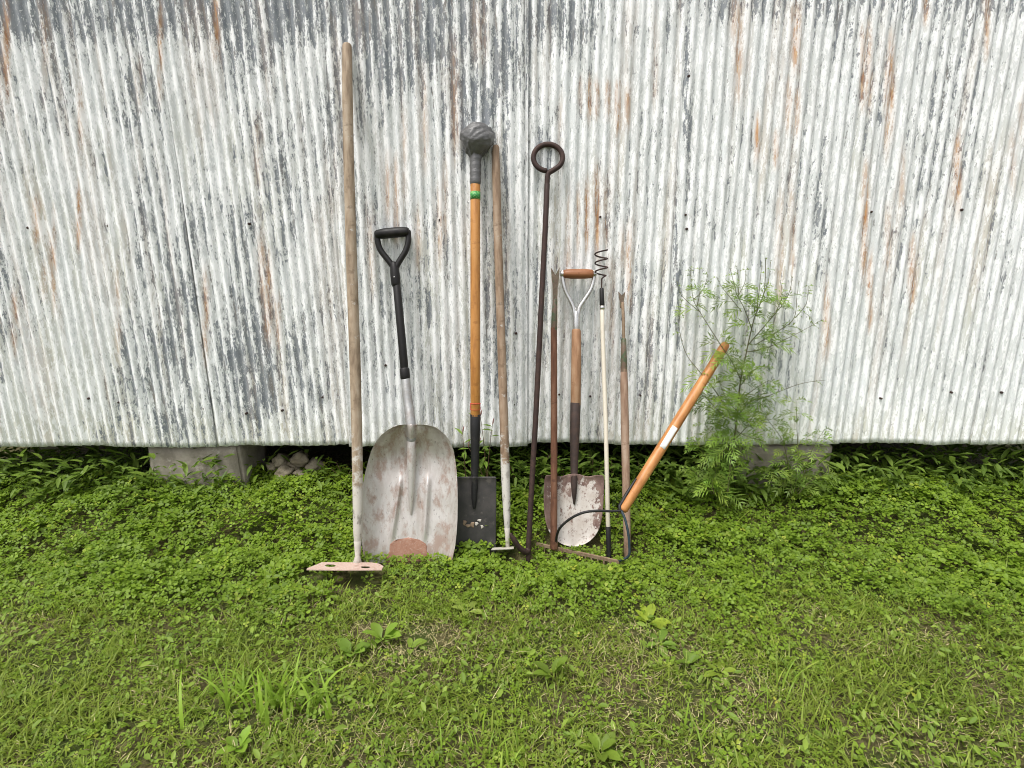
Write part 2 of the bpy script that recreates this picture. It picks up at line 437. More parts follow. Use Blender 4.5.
GREY = [(300, 12, 110, 36, .9), (420, 20, 100, 55, 1.0), (395, 60, 55, 45, .75), (250, 40, 50, 40, .6), (480, 60, 40, 85, .85), (505, 90, 6, 190, .65), (340, 110, 26, 90, .5),
        (260, 120, 60, 60, .35), (285, 170, 50, 90, .42), (250, 365, 40, 70, .75), (305, 360, 50, 75, .45), (240, 250, 30, 90, .35), (360, 190, 15, 90, .3),
        (560, 25, 70, 34, .6), (518, 60, 22, 70, .5), (688, 60, 5, 45, .75), (687, 130, 4, 45, .85), (655, 180, 26, 60, .4), (677, 300, 5, 130, .6), (720, 200, 60, 90, .25),
        (790, 170, 30, 90, .3), (745, 8, 60, 16, .6), (545, 120, 16, 60, .4), (640, 330, 55, 110, .38), (495, 300, 26, 110, .5), (400, 320, 50, 90, .3), (600, 45, 30, 60, .3),
        (545, 330, 16, 100, .3), (440, 250, 20, 70, .3), (770, 330, 40, 90, .3), (445, 110, 20, 60, .25), (612, 205, 20, 60, .35)]
RUST = [(589, 100, 2.0, 26, 1.0), (597, 98, 2.0, 22, .8), (608, 100, 2.4, 24, .5), (618, 106, 2.2, 28, .8), (580, 95, 2.2, 20, .35), (628, 108, 2, 26, .4),
        (586.5, 215, 2.2, 42, .95), (596.5, 208, 2.6, 50, 1.0), (578, 220, 2, 40, .4), (605, 210, 2, 40, .3), (757, 138, 2.4, 28, 1.1), (776, 150, 2.2, 22, .6), (796, 40, 4, 40, .6), (789, 105, 3, 30, .5),
        (797, 112, 3, 28, .5), (738, 50, 3, 55, .45), (735, 20, 4, 30, .35), (629, 265, 2.6, 46, .6), (622, 250, 3, 30, .3), (268, 300, 4, 50, .55), (262, 270, 3, 40, .4), (278, 320, 3, 30, .35),
        (396, 200, 2.6, 48, .45), (388, 188, 2.2, 40, .4), (404, 165, 3, 60, .25), (425, 120, 3, 60, .3), (440, 225, 3, 46, .35), (418, 240, 3, 40, .3), (455, 100, 5, 70, .3), (480, 30, 8, 40, .25), (445, 200, 3, 46, .3), (258, 150, 4, 40, .25),
        (372, 250, 3, 50, .25), (655, 60, 3, 60, .25), (780, 250, 4, 60, .35), (792, 240, 3, 60, .35), (560, 130, 3, 40, .2), (568, 240, 3, 60, .3), (612, 300, 3, 50, .25)]
random.seed(21)
for k in range(46):       # the same wear on the stretch of wall to either side
    px = random.choice([random.uniform(-120, 220), random.uniform(805, 1150)])
    RUST.append((px, random.uniform(0, 330), random.uniform(2, 3.4), random.uniform(20, 60), random.uniform(.2, .8)))
for k in range(26):
    px = random.choice([random.uniform(-120, 215), random.uniform(812, 1150)])
    GREY.append((px, random.uniform(0, 400), random.uniform(8, 40), random.uniform(40, 110), random.uniform(.25, .55)))
for px in range(-160, 224, 60): GREY.append((px, 12, 60, 34, .75))
for px in range(830, 1200, 70): GREY.append((px, 10, 60, 24, .5))

def proj(x, y, z):
    d = np.stack([x - CAM.x, y - CAM.y, z - CAM.z])
    dep = d[1] * FWD.y + d[2] * FWD.z; up = d[1] * UPV.y + d[2] * UPV.z
    return 512 + F * d[0] / dep, 384 - F * up / dep

NAILS = [(386, 365), (685, 215), (686, 229), (323, 397), (283, 410), (516, 333), (366, 413), (688, 77), (247, 413), (559, 394), (514, 404), (640, 395), (770, 392), (160, 405), (90, 398), (880, 398), (950, 392), (60, 404), (120, 402), (205, 408), (430, 404), (590, 396), (720, 396), (835, 394), (1000, 392), (30, 228), (110, 226), (250, 224), (440, 220), (600, 217), (780, 214), (870, 212), (960, 210)]
bounds = [-120, 40, 195, 350, 505, 660, 815, 970, 1130]
leanx = {0: .02, 1: .022, 2: .03, 3: .004, 4: -.004, 5: 0., 6: -.004, 7: -.01}
ztop = 2.75
for i in range(len(bounds) - 1):
    x0, x1 = xw(bounds[i]), xw(bounds[i + 1]) + .10     # each sheet laps over the next
    nx = int((x1 - x0) / PITCHX * 10); nzr = 96
    zb_l, zb_r = [(.352, .348), (.352, .347), (.344, .362), (.349, .356), (.362, .363), (.358, .362), (.365, .361), (.362, .358)][i][0:2]
    u = np.linspace(0, 1, nx + 1); X = x0 + (x1 - x0) * u
    zb = zb_l + (zb_r - zb_l) * u + .003 * np.sin(X * 9) + .0035 * np.cos(2 * np.pi * X / PITCHX) + .016 * (fbm(X * 8, X * 0 + 3, 4) - .5)
    t = np.linspace(0, 1, nzr + 1)
    ZZ = zb[None, :] + (ztop - zb[None, :]) * t[:, None]
    XX = np.broadcast_to(X[None, :], ZZ.shape) - leanx[i] * (ZZ - .35) + .004 * (fbm(X[None, :] * 6, ZZ * 2.5, 2) - .5)
    ph = np.broadcast_to(np.cos(2 * np.pi * X / PITCHX)[None, :], ZZ.shape)
    YY = WALL - AMP * ph - .009 * (i % 2) - .010 * (fbm(XX * 3.0 + 9, ZZ * 2.0, 3) - .5) - .016 * (fbm(XX * 5, ZZ * 0 + 2, 2) - .5) * sst(.62, .35, ZZ)
    PX, PY = proj(XX, YY, ZZ)
    g = np.zeros_like(PX)
    for cx, cy, rx, ry, s in GREY:
        dx = (PX - cx) / rx; dy = (PY - cy) / ry; g = np.maximum(g, s * np.exp(-(dx * dx + dy * dy) * .8))
    g += .26 * (fbm(XX * 14, ZZ * 2.6, 4) - .5) + .15 - .075 * sst(470, 640, PX)
    g = np.minimum(g, .74) + .4 * sst(25, -50, PY)
    r = np.zeros_like(PX)
    for cx, cy, rx, ry, s in RUST:
        dx = (PX - cx) / rx; dy = (PY - cy) / ry
        r = np.maximum(r, min(1, 1.45 * s) * np.exp(-dx * dx * .8) * np.clip(1.15 - dy * dy, 0, 1) * (np.abs(dy) < 1.08))
    r += .16 * sst(.56, .75, fbm(XX * 22, ZZ * 1.6, 3))
    dirt = sst(395, 445, PY) * (.55 + .5 * fbm(XX * 9, ZZ * 5, 3)) + .55 * sst(.5, .72, fbm(XX * 16 + 40, ZZ * 1.8, 3)) * sst(60, 200, PY)
    h, w = ZZ.shape
    V = np.stack([XX, YY, ZZ], -1).reshape(-1, 3) - np.array(shed['_o'])
    idx = (np.arange(h - 1)[:, None] * w + np.arange(w - 1)[None]).reshape(-1)
    q = np.stack([idx, idx + 1, idx + 1 + w, idx + w], -1)
    me = bpy.data.meshes.new('corrugated_sheet')
    me.vertices.add(len(V)); me.vertices.foreach_set('co', V.astype(np.float32).ravel())
    me.loops.add(q.size); me.loops.foreach_set('vertex_index', q.astype(np.int32).ravel())
    me.polygons.add(len(q)); me.polygons.foreach_set('loop_start', (np.arange(len(q)) * 4).astype(np.int32))
    me.update(calc_edges=True)
    me.polygons.foreach_set('use_smooth', np.ones(len(q), bool))
    uv = me.uv_layers.new(name='UVMap')
    sheetU = (X[None, :] + 0 * ZZ + 13.7 * i); UVv = np.stack([sheetU, ZZ + 3.1 * i], -1).reshape(-1, 2)[q.ravel()]
    uv.data.foreach_set('uv', UVv.astype(np.float32).ravel())
    a = me.attributes.new('wear', 'FLOAT_COLOR', 'POINT')
    a.data.foreach_set('color', np.stack([np.clip(g, 0, 1.2), np.clip(r, 0, 1), np.clip(dirt, 0, 1), np.ones_like(g)], -1).astype(np.float32).ravel())
    a = me.attributes.new('ridge', 'FLOAT', 'POINT'); a.data.foreach_set('value', ph.astype(np.float32).ravel())
    me.materials.append(M['wall'])
    o = bpy.data.objects.new('corrugated_sheet', me); COL.objects.link(o); o.parent = shed
    sol = o.modifiers.new('thickness', 'SOLIDIFY'); sol.thickness = .0012; sol.offset = 1
    o['_o'] = shed['_o']; allparts.append(o)
    for (nxp, nyp) in NAILS:
        if bounds[i] <= nxp < bounds[i + 1]:
            p = at(nxp, nyp, WALL); rr = random.uniform(.004, .006)
            mb = MB(); mb.tube([p + Vector((0, -.012, 0)), p + Vector((0, .01, 0))], rr, 10); mb.build('nail', M['rust'], o)
# frame, floor, flanks, back and roof of the shed
xl, xr = xw(-118), xw(1128)
mb = MB(); mb.box((xl, WALL + .03, .37), (xr, WALL + .13, .52)); mb.build('sill_beam', M['timber'], shed)
mb = MB(); mb.box((xl + .02, WALL + .135, .50), (xr - .02, WALL + 3, .53)); mb.build('floor', M['timber'], shed)
mb = MB(); mb.box((xl - .02, WALL + .02, .37), (xl - .002, WALL + 3.05, 2.75)); mb.build('side_wall', M['plainmetal'], shed)
mb = MB(); mb.box((xr + .002, WALL + .02, .37), (xr + .02, WALL + 3.05, 2.75)); mb.build('side_wall', M['plainmetal'], shed)
mb = MB(); mb.box((xl, WALL + 3.0, .2), (xr, WALL + 3.02, 2.75)); mb.build('back_wall', M['plainmetal'], shed)
mb = MB(); mb.box((xl - .1, WALL - .02, 2.76), (xr + .1, WALL + 3.1, 2.8)); mb.build('roof', M['plainmetal'], shed)

# concrete blocks carrying the wall
def block(x0, x1, y0, y1, z0, z1, label):
    bm = bmesh.new(); bmesh.ops.create_cube(bm, size=1)
    c = Vector(((x0 + x1) / 2, (y0 + y1) / 2, (z0 + z1) / 2))
    bmesh.ops.scale(bm, vec=(x1 - x0, y1 - y0, z1 - z0), verts=bm.verts)
    bmesh.ops.bevel(bm, geom=bm.edges[:], offset=.012, segments=2, affect='EDGES')
    bmesh.ops.subdivide_edges(bm, edges=bm.edges[:], cuts=5, use_grid_fill=True)
    for v in bm.verts:
        p = v.co + c
        v.co += Vector((mnoise.noise(p * 13), mnoise.noise(p * 13 + Vector((9, 0, 0))), mnoise.noise(p * 13 + Vector((0, 9, 0))))) * .011
        v.co += Vector((mnoise.noise(p * 45), mnoise.noise(p * 45 + Vector((9, 0, 0))), mnoise.noise(p * 45 + Vector((0, 9, 0))))) * .004
    me = bpy.data.meshes.new('concrete_block'); bm.to_mesh(me); bm.free(); me.materials.append(M['concrete'])
    for p in me.polygons: p.use_smooth = True
    o = bpy.data.objects.new('concrete_block', me); COL.objects.link(o); o.location = c
    return tag(o, label, 'block')
block(xw(237) - .42, xw(237), WALL + .015, WALL + .31, .05, .36, 'weathered concrete block holding up the wall at left, beside the pile of stones')
block(xw(742), xw(742) + .42, WALL + .015, WALL + .31, .05, .355, 'weathered concrete block holding up the wall at right, behind the tall feathery weed')

# stones under the wall
def stone(px, py, label, seed, r):
    bm = bmesh.new(); bmesh.ops.create_icosphere(bm, subdivisions=3, radius=r)
    rs = random.Random(seed); sc = Vector((rs.uniform(.9, 1.35), rs.uniform(.8, 1.1), rs.uniform(.6, .85)))
    off = Vector((seed * 3.1, seed, 0))
    for v in bm.verts:
        d = v.co.normalized()
        v.co = Vector((v.co.x * sc.x, v.co.y * sc.y, v.co.z * sc.z)) * (1 + .55 * mnoise.noise(d * 1.4 + off) + .16 * mnoise.noise(d * 4 + off) - .12 * abs(mnoise.noise(d * 2.3 + off * 2)))
    me = bpy.data.meshes.new('stone'); bm.to_mesh(me); bm.free(); me.materials.append(M['stone'])
    for p in me.polygons: p.use_smooth = True
    o = bpy.data.objects.new('stone', me); COL.objects.link(o); o.location = at(px, py, 2.48 if py > 479 else (2.535 if py > 469.5 else 2.6))
    o.rotation_euler = (rs.uniform(-.4, .4), rs.uniform(-.4, .4), rs.uniform(0, 6))
    tag(o, label, 'stone', 'stones piled under the shed wall')
stone(285, 473, 'pinkish tan stone lying on its side in the middle of the pile under the wall', 1, .040)
stone(294.5, 466, 'pale tan stone touching the upper right of the pinkish stone under the wall', 2, .036)
stone(291, 484, 'small cream stone lowest in the pile, half sunk in clover', 3, .026)
stone(281, 461, 'dull grey stone high up and far back in the pile under the wall', 4, .045)
stone(300, 459, 'dark round stone at the back of the pile in shade under the wall', 5, .04)
stone(304, 476, 'greyish round stone at the right of the pile near the clover edge', 6, .034)
stone(273, 468, 'brown stone nearest the left concrete block', 7, .036)
stone(315, 465, 'mossy brown stone rightmost in the pile, nearest the long grey hoe handle', 8, .04)

# ------------------------------------------------------------------ tools
T = WALL - .015
# 1 --- mortar hoe
P = Lean((347, 45, T - .015), (357.6, 562, 1.995))
k = P.px(300)
hoe = thing('mortar_hoe', 'tall mortar hoe with weathered grey handle and flat pink two-hole blade', 'hoe', P(357.6, 562))
mb = MB()
ys = [46, 90, 150, 260, 360, 440, 500, 530, 546]; xs = [347, 347.4, 348.4, 351.5, 355, 357, 358, 357.9, 357.7]
rr = [4.6, 5.2, 5.2, 5.4, 5.5, 5.3, 5.2, 4.7, 3.2]
mb.tube([P(x, y) for x, y in zip(xs, ys)], [r * P.px(y) for r, y in zip(rr, ys)], 18)
hh = mb.build('handle', M['wood_grey'], hoe)
mb = MB(); mb.tube([P(357.7, 541), P(357.7, 547), P(357.6, 556), P(357.4, 562.5)], [3.9 * P.px(541), 3.3 * P.px(546), 2.6 * P.px(555), 4.4 * P.px(562)], 16)
mb.build('socket', M['whitepaint'], hoe)
mb = MB()
zb, zf = .045, .075
def hb(px, f):            # f 0 back edge .. 1 front edge
    py = 562.2 + (570.0 - 562.2) * f
    Y = 1.995 + (1.885 - 1.995) * f
    return at(px, py, Y)
def blade_holes():
    bm = bmesh.new()
    outer = [(322, 0), (341, 0), (372, .03), (379, .18), (383.5, .5), (381.5, .96), (344, 1), (306.5, .93), (307, .78)]
    def loop(pts, dz):
        return [bm.verts.new(hb(px, f) + Vector((0, 0, dz))) for px, f in pts]
    hole = lambda cx, cf, rx, rf: [(cx + rx * math.cos(a), cf + rf * math.sin(a)) for a in [2 * math.pi * i / 14 for i in range(14)]]
    H = [hole(330.5, .42, 5.6, .2), hole(365.5, .62, 5.0, .15)]
    for dz in (0, -.0035):
        es = []
        for pts in [outer] + H:
            vs = loop(pts, dz)
            es += [bm.edges.new((vs[i], vs[(i + 1) % len(vs)])) for i in range(len(vs))]
        bmesh.ops.triangle_fill(bm, edges=es, use_beauty=True)
    bm.verts.ensure_lookup_table(); n = len(bm.verts) // 2; s0 = 0
    for pts in [outer] + H:
        m = len(pts)
        for i in range(m):
            a, b = s0 + i, s0 + (i + 1) % m
            bm.faces.new((bm.verts[a], bm.verts[b], bm.verts[b + n], bm.verts[a + n]))
        s0 += m
    bmesh.ops.recalc_face_normals(bm, faces=bm.faces)
    me = bpy.data.meshes.new('blade')
    bmesh.ops.translate(bm, verts=bm.verts, vec=-Vector(hoe['_o']))
    bm.to_mesh(me); bm.free(); me.materials.append(M['pink'])
    o = bpy.data.objects.new('blade', me); COL.objects.link(o); o.parent = hoe
blade_holes()

# 2 --- scoop shovel
P = Lean((391, 232, T - .022), (408, 554, 2.075)); k = P.px(450)
sc = thing('scoop_shovel', 'big aluminium grain scoop with black D-grip handle and rust patch at its lip', 'shovel', P(408, 560))
def outline(tab, y):
    for (y0, l0, r0), (y1, l1, r1) in zip(tab, tab[1:]):
        if y <= y1:
            t = (y - y0) / (y1 - y0); return l0 + (l1 - l0) * t, r0 + (r1 - r0) * t
    return tab[-1][1], tab[-1][2]
tab = [(424.5, 404, 420), (425.2, 398, 428), (427, 393, 435), (430, 387.5, 439.5), (435, 381, 445.5), (441, 376.5, 449.5), (450, 371.5, 453.5), (458, 369, 455), (470, 365.8, 456.5), (482, 363.5, 457.3), (500, 361.8, 457.8), (520, 361.3, 457.5), (535, 361.8, 456.5), (548, 362.5, 455), (556, 363.5, 453), (566, 365, 451)]
ysr = [424.5, 425.2, 426, 427, 428.5, 430, 432.5, 435, 438, 441, 445, 450, 454, 458] + list(np.arange(462, 567, 4))
rows = []; rust_rows = []
def scoop_off(x, y, l, r):
    u = (x - (l + r) / 2) / ((r - l) / 2)
    side = .042 * max(0., abs(u) - .45) ** 2 / .30          # sides curl towards the viewer
    top = .055 * float(sst(470, 424, y)) ** 2                # the back wall curls too
    lip = 0
    rid = 0
    cx = 411
    if y < 515: rid += .024 * math.exp(-abs((x - cx) / 4.4) ** 2.6) * float(sst(517, 428, y)) ** .8
    for (xa, ya, xb, yb) in ((400.5, 478, 391, 540), (428, 478, 424, 540)):
        t = (y - ya) / (yb - ya); xx = xa + (xb - xa) * t
        rid += .017 * math.exp(-((x - xx) / 2.3) ** 2) * float(sst(-.1, .12, t)) * float(sst(1.12, .8, t))
    ripple = .0007 * math.sin(y * 1.15) * (abs(u) > .55) * float(sst(500, 455, y))
    return side + top + rid + ripple + .003 * (mnoise.noise(Vector((x * .05, y * .05, 3))))
for y in ysr:
    l, r = outline(tab, y)
    us = np.sin(np.linspace(-1, 1, 73) * math.pi / 2 * .92) / math.sin(math.pi / 2 * .92)
    us = .5 * us + .5 * np.linspace(-1, 1, 73)
    rows.append([P((l + r) / 2 + u * (r - l) / 2, y, scoop_off((l + r) / 2 + u * (r - l) / 2, y, l, r)) for u in us])
mb = MB(); mb.grid(rows, .0022, P.n); blade = mb.build('blade', M['scoop'], sc)
# rolled flange ears at the back of the scoop
for (xa, xb) in ((393, 405), (417, 434)):
    mb = MB(); mb.tube([P(x, 425.4 + .04 * (x - 411) ** 2 * .1, .052) for x in np.linspace(xa, xb, 6)], [.002, .0038, .0045, .0045, .0038, .002], 8); mb.build('flange', M['alu_tube'], sc)
rows = []
for f in np.linspace(0, 1, 12):
    y = 537.5 + 25 * f; hw = (20.5 * math.sqrt(max(0, 1 - (1 - min(1, f * 1.5)) ** 2)) + .5) * (1 + .10 * math.sin(f * 9)) + 1.5 * mnoise.noise(Vector((f * 6, 3, 1)))
    rr_ = []
    for x in np.linspace(408 - hw, 408 + hw, 24):
        x += .8 * mnoise.noise(Vector((x * .4, y * .4, 0)))
        l, r = outline(tab, y); rr_.append(P(x, y + 1.2 * mnoise.noise(Vector((x * .25, 1, 2))), scoop_off(x, y, l, r) + .0012))
    rows.append(rr_)
mb = MB(); mb.grid(rows, .0008, P.n); o = mb.build('rust_patch', M['rust_red'], blade); o['label'] = 'half-round patch of orange rust at the lip'
mb = MB(); pts = [(405.3, 376), (407, 395), (409.3, 411), (410.8, 424), (411.3, 440)]
mb.tube([P(x, y, o_) for (x, y), o_ in zip(pts, (.0, .004, .016, .036, .037))], [k * r for r in (4.6, 4.8, 5, 5, 4.7)], 16, .9)
so_ = mb.build('socket', M['sockettube'], sc)
pts = [(411.2, 434), (411.3, 450), (411.3, 468), (411.2, 488), (411, 502), (411, 514)]
mb = MB(); mb.tube([P(x, y, o_) for (x, y), o_ in zip(pts, (.036, .031, .022, .014, .008, .003))], [k * r for r in (4.9, 4.7, 4.2, 3.4, 2.4, 1.0)], 16, .9); mb.build('socket_tongue', M['scoop'], sc)
mb = MB(); mb.tube([P(396.4, 282), P(401, 330), P(405.2, 377)], [3.9 * P.px(282), 4.1 * P.px(330), 4.2 * P.px(377)], 16); sh = mb.build('shaft', M['black'], sc)
mb = MB(); mb.tube([P(404.6, 369.5), P(405.3, 378)], [5.0 * k, 5.0 * k], 16); mb.build('collar', M['black'], sh)
gk = thing  # (alias unused)
kk = P.px(250)
mb = MB(); mb.tube([P(377, 234.6, .004), P(384, 233.6, .004), P(399, 232.2, .004), P(407, 231.8, .004)], [4.4 * kk, 5.2 * kk, 5.2 * kk, 4.6 * kk], 16); mb.build('grip', M['black'], sc)
mb = MB()
mb.tube(catmull([P(377.2, 233.5), P(377.6, 241), P(380.5, 250), P(388, 260), P(393, 267), P(395, 275)], 5), [3.0 * kk] * 26, 12)
mb.tube(catmull([P(408, 231.5), P(408.3, 241), P(405.5, 251), P(399.5, 261), P(396, 268), P(395.2, 275)], 5), [3.0 * kk] * 26, 12)
mb.tube([P(393.6, 263.5), P(394.4, 268), P(395.2, 276), P(396, 284.5)], [3.2 * kk, 4.4 * kk, 4.9 * kk, 4.7 * kk], 16); yk = mb.build('yoke', M['black'], sc)
mb = MB(); p = P(394.3, 277, 4.7 * kk); mb.tube([p - P.n * .004, p + P.n * .0022], .0032, 10); mb.build('rivet', M['chrome'], yk)

# 3 --- square spade with taped top
P = Lean((475.3, 165, T - .045), (475, 540, 2.13)); k = P.px(300)
sp = thing('square_spade', 'black square-mouth spade with orange shaft and grey taped ball on top', 'spade', P(475, 545))
tab = [(476.8, 454.8, 496.2), (500, 454.5, 496.3), (530, 454.6, 496), (556, 455, 495.5)]
rows = []
for y in np.concatenate([[476.8, 478, 480], np.arange(484, 557, 4)]):
    l, r = outline(tab, y); row = []
    for x in np.linspace(l, r, 41):
        u = (x - (l + r) / 2) / ((r - l) / 2)
        off = .007 * u * u + .016 * math.exp(-((x - 474.2) / 3.6) ** 2) * float(sst(511, 470, y)) ** .6 + .004 * float(sst(481, 476.8, y))
        row.append(P(x, y + .5 * (abs(u) > .96), off))
    rows.append(row)
mb = MB(); mb.grid(rows, .002, P.n); sb = mb.build('blade', M['spade'], sp)
for (x, y, w_, h_) in ((464.5, 523, 1.6, 5), (468, 526, 2.4, 3), (472.5, 525, 1.8, 6), (476.5, 524, 1.5, 3.6), (479.5, 520.5, 1.8, 2.4), (482, 527, 1.2, 3.6)):
    l, r = outline(tab, y); rows = []
    for f in np.linspace(0, 1, 5):
        yy = y - h_ / 2 + h_ * f; ww = 1.5 * w_ * (1 - .55 * f) * (.5 + f * (1 - f) * 2)
        rows.append([P(xx, yy, .007 * ((xx - 475.4) / 20.7) ** 2 + .0010) for xx in np.linspace(x - ww, x + ww, 4) + .5 * math.sin(f * 7 + x)])
    mb = MB(); mb.grid(rows, .0004, P.n); mb.build('paint_remnant', M['rust_tan'] if x < 474 else M['whitepaint'], sb)
mb = MB(); mb.tube([P(475.3, 165), P(475.3, 260), P(475.3, 350), P(475.4, 416)], [4.9 * P.px(165), 4.95 * P.px(260), 5.0 * P.px(350), 5.0 * P.px(416)], 18); shf = mb.build('shaft', M['wood_orange'], sp)
def ring(par, P_, xa, ya, xb, yb, r, mat, name, n=18):
    mb = MB(); mb.tube([P_(xa, ya), P_(xb, yb)], r, n, 1, 'flat'); return mb.build(name, mat, par)
ring(shf, P, 475.3, 192.2, 475.3, 199.8, 5.15 * P.px(196), M['green'], 'green_band')
lb = allparts[-1]
n_ = N('green_sticker'); cc = n_.noise(n_.coord('Object', (1, 1, 1)), 160, 3); n_.set(n_.ramp(cc, [(.42, (.02, .17, .035)), (.56, (.05, .30, .07)), (.62, (.25, .4, .12))]), .5); lb.data.materials[0] = n_.m
# thin red tape: a rectangle outline round the front
mb = MB()
q = [(470.2, 403.4), (475.3, 403.4), (480.2, 403.4)]
rt = 5.15 * P.px(408)
for yy in (403.6, 409.6):
    c = P(475.4, yy)
    pts = [c + (Vector((1, 0, 0)) * math.sin(a) + P.n * math.cos(a)) * (5.1 * P.px(yy)) for a in np.linspace(-1.5, 1.5, 13)]
    mb.tube(pts, .0016 if yy < 405 else .0009, 6)
for sx in (-1, 1):
    pts = [P(475.4, yy) + (Vector((1, 0, 0)) * math.sin(1.25 * sx) + P.n * math.cos(1.25)) * (5.1 * P.px(yy)) for yy in (403.6, 406, 409.6)]
    mb.tube(pts, .0012, 6)
mb.build('red_tape', M['redtape'], shf)
mb = MB(); mb.tube([P(475.4, 414.5), P(475.2, 430), P(475, 455), P(474.8, 472), P(474.5, 488), P(474.3, 500), P(474.2, 508)], [k * r for r in (5.3, 5.1, 4.3, 3.9, 3.7, 3, 1.6)], 16, .95)
o_ = mb.build('socket', M['black_steel'], sp)
# tape: neck and ball
kk = P.px(150)
mb = MB(); ysn = np.linspace(150, 184, 14)
mb.tube([P(475.4 + (.6 if y < 160 else 0), y) for y in ysn], [kk * (5.6 + .35 * math.sin(i * 2.3) + (1.2 if i < 2 else 0)) for i in range(14)], 18); mb.build('tape_wrap', M['tape'], sp)
def tape_ball():
    c = P(476.6, 141.6, .0); rx = 17.3 * P.px(141)
    bm = bmesh.new(); bmesh.ops.create_icosphere(bm, subdivisions=5, radius=1)
    rs = random.Random(4); bands = []
    for i in range(11):
        a = Vector((rs.uniform(-1, 1), rs.uniform(-.8, .8), rs.uniform(.1, 1.3))).normalized(); bands.append((a, rs.uniform(-.55, .5), rs.uniform(.14, .3)))
    for v in bm.verts:
        d = v.co.normalized(); h = 0
        for a, off, wd in bands:
            q_ = d.dot(a) - off
            h += .038 * float(sst(0, .03, q_)) * float(sst(wd, wd * .2, q_))
        az = math.atan2(d.y, d.x); low = float(sst(.25, -1, d.z))
        h += .06 * mnoise.noise(d * 1.5 + Vector((5, 2, 1))) + .035 * low * math.sin(az * 7 + 5 * mnoise.noise(d * 2) + d.z * 5)
        r = .93 + h
        q = d * r
        q.x *= (1 - .42 * low); q.y *= (1 - .36 * low)
        if d.x > .6 and d.z > 0: q.x += .05; q.z += .02
        v.co = Vector((q.x * rx, q.y * rx * .9, q.z * rx * 1.12))
    rot = Matrix.Rotation(R(9), 4, 'Y')
    for v in bm.verts: v.co = rot @ v.co
    me = bpy.data.meshes.new('tape_ball'); bmesh.ops.translate(bm, verts=bm.verts, vec=c - Vector(sp['_o']))
    bm.to_mesh(me); bm.free(); me.materials.append(M['tape'])
    for p in me.polygons: p.use_smooth = True
    o = bpy.data.objects.new('tape_ball', me); COL.objects.link(o); o.parent = sp
tape_ball()

# 4 --- garden hoe with a small blade
P = Lean((495.6, 146, T - .012), (508, 546, 2.11))
gh = thing('garden_hoe', 'slim hoe with rough tan handle whitened at the foot and small narrow blade', 'hoe', P(508, 548))
ys = [147, 173, 220, 300, 380, 430, 470, 495, 515, 532]; xs = [495.7, 496.2, 497.3, 500, 502.6, 504.2, 505.3, 506.2, 506.9, 507.3]
mb = MB(); mb.tube([P(x, y) for x, y in zip(xs, ys)], [P.px(y) * r for y, r in zip(ys, (3.4, 4.1, 4.2, 4.2, 4.3, 4.4, 4.4, 4.1, 3.5, 2.5))], 16); mb.build('handle', M['wood_hoe'], gh)
mb = MB(); mb.tube([P(507.2, 528), P(507.4, 537), P(507.6, 547)], [P.px(510) * r for r in (2.95, 2.35, 2.1)], 14); mb.build('ferrule', M['whitepaint'], gh)
mb = MB()
a, b_, c_, d_ = at(491, 549.8, 2.05), at(513.5, 548.8, 2.05), at(514, 546.3, 2.115), at(493, 547.5, 2.115)
mb.poly([a, b_, c_, d_], .003, Vector((0, -.3, 1)).normalized()); mb.build('blade', M['whitepaint'], gh)

# 5 --- iron bar with ring and hook
P = Lean((548, 158, T - .010), (528, 556, 2.05)); k = P.px(300)
ib = thing('hooked_iron_bar', 'long rusty iron rod with ring handle on top and hook at its foot', 'hook bar', P(528, 556))
mb = MB(); c = (548, 157.6)
pts = []
for a in np.linspace(R(-112), R(232), 40): pts.append(P(c[0] + 14.6 * math.cos(a), c[1] - 13.3 * math.sin(a)))
# ring starts at the overlap on the lower left, runs round, then bends into the rod
pts2 = [P(c[0] + 14.6 * math.cos(a), c[1] - 13.3 * math.sin(a)) for a in np.linspace(R(262), R(-38), 44)]
pts2 += catmull([P(559.5, 166), P(553, 170.4), P(548.8, 173), P(547.4, 177.5), P(547, 186)], 4)[1:]
mb.tube(pts2, P.px(158) * 2.6, 12)
rg = mb.build('ring', M['rust'], ib)
mb = MB(); ys = [184, 230, 300, 360, 420, 470, 510, 540, 552]; xs = [547.1, 545.2, 541.5, 538.6, 535.6, 532.6, 530.4, 528.9, 528.3]
mb.tube([P(x, y) for x, y in zip(xs, ys)], [P.px(y) * 2.75 for y in ys], 12); mb.build('rod', M['rust'], ib)
mb = MB(); mb.tube(catmull([P(528.3, 549, .0), P(526.8, 552.2, .012), P(522.5, 550.6, .03), P(517.3, 545, .045), P(513.2, 538.5, .055), P(510.6, 533.8, .06)], 5), list(np.linspace(2.9, 2.7, 20) * k) + list(np.linspace(2.6, 1.3, 6) * k), 12)
mb.build('hook', M['rust'], ib)
mb = MB(); mb.tube([P(528.3, 550), P(528.2, 560), P(528.1, 568)], [2.6 * k, 2.2 * k, 1.5 * k], 10); mb.build('point', M['rust'], ib)

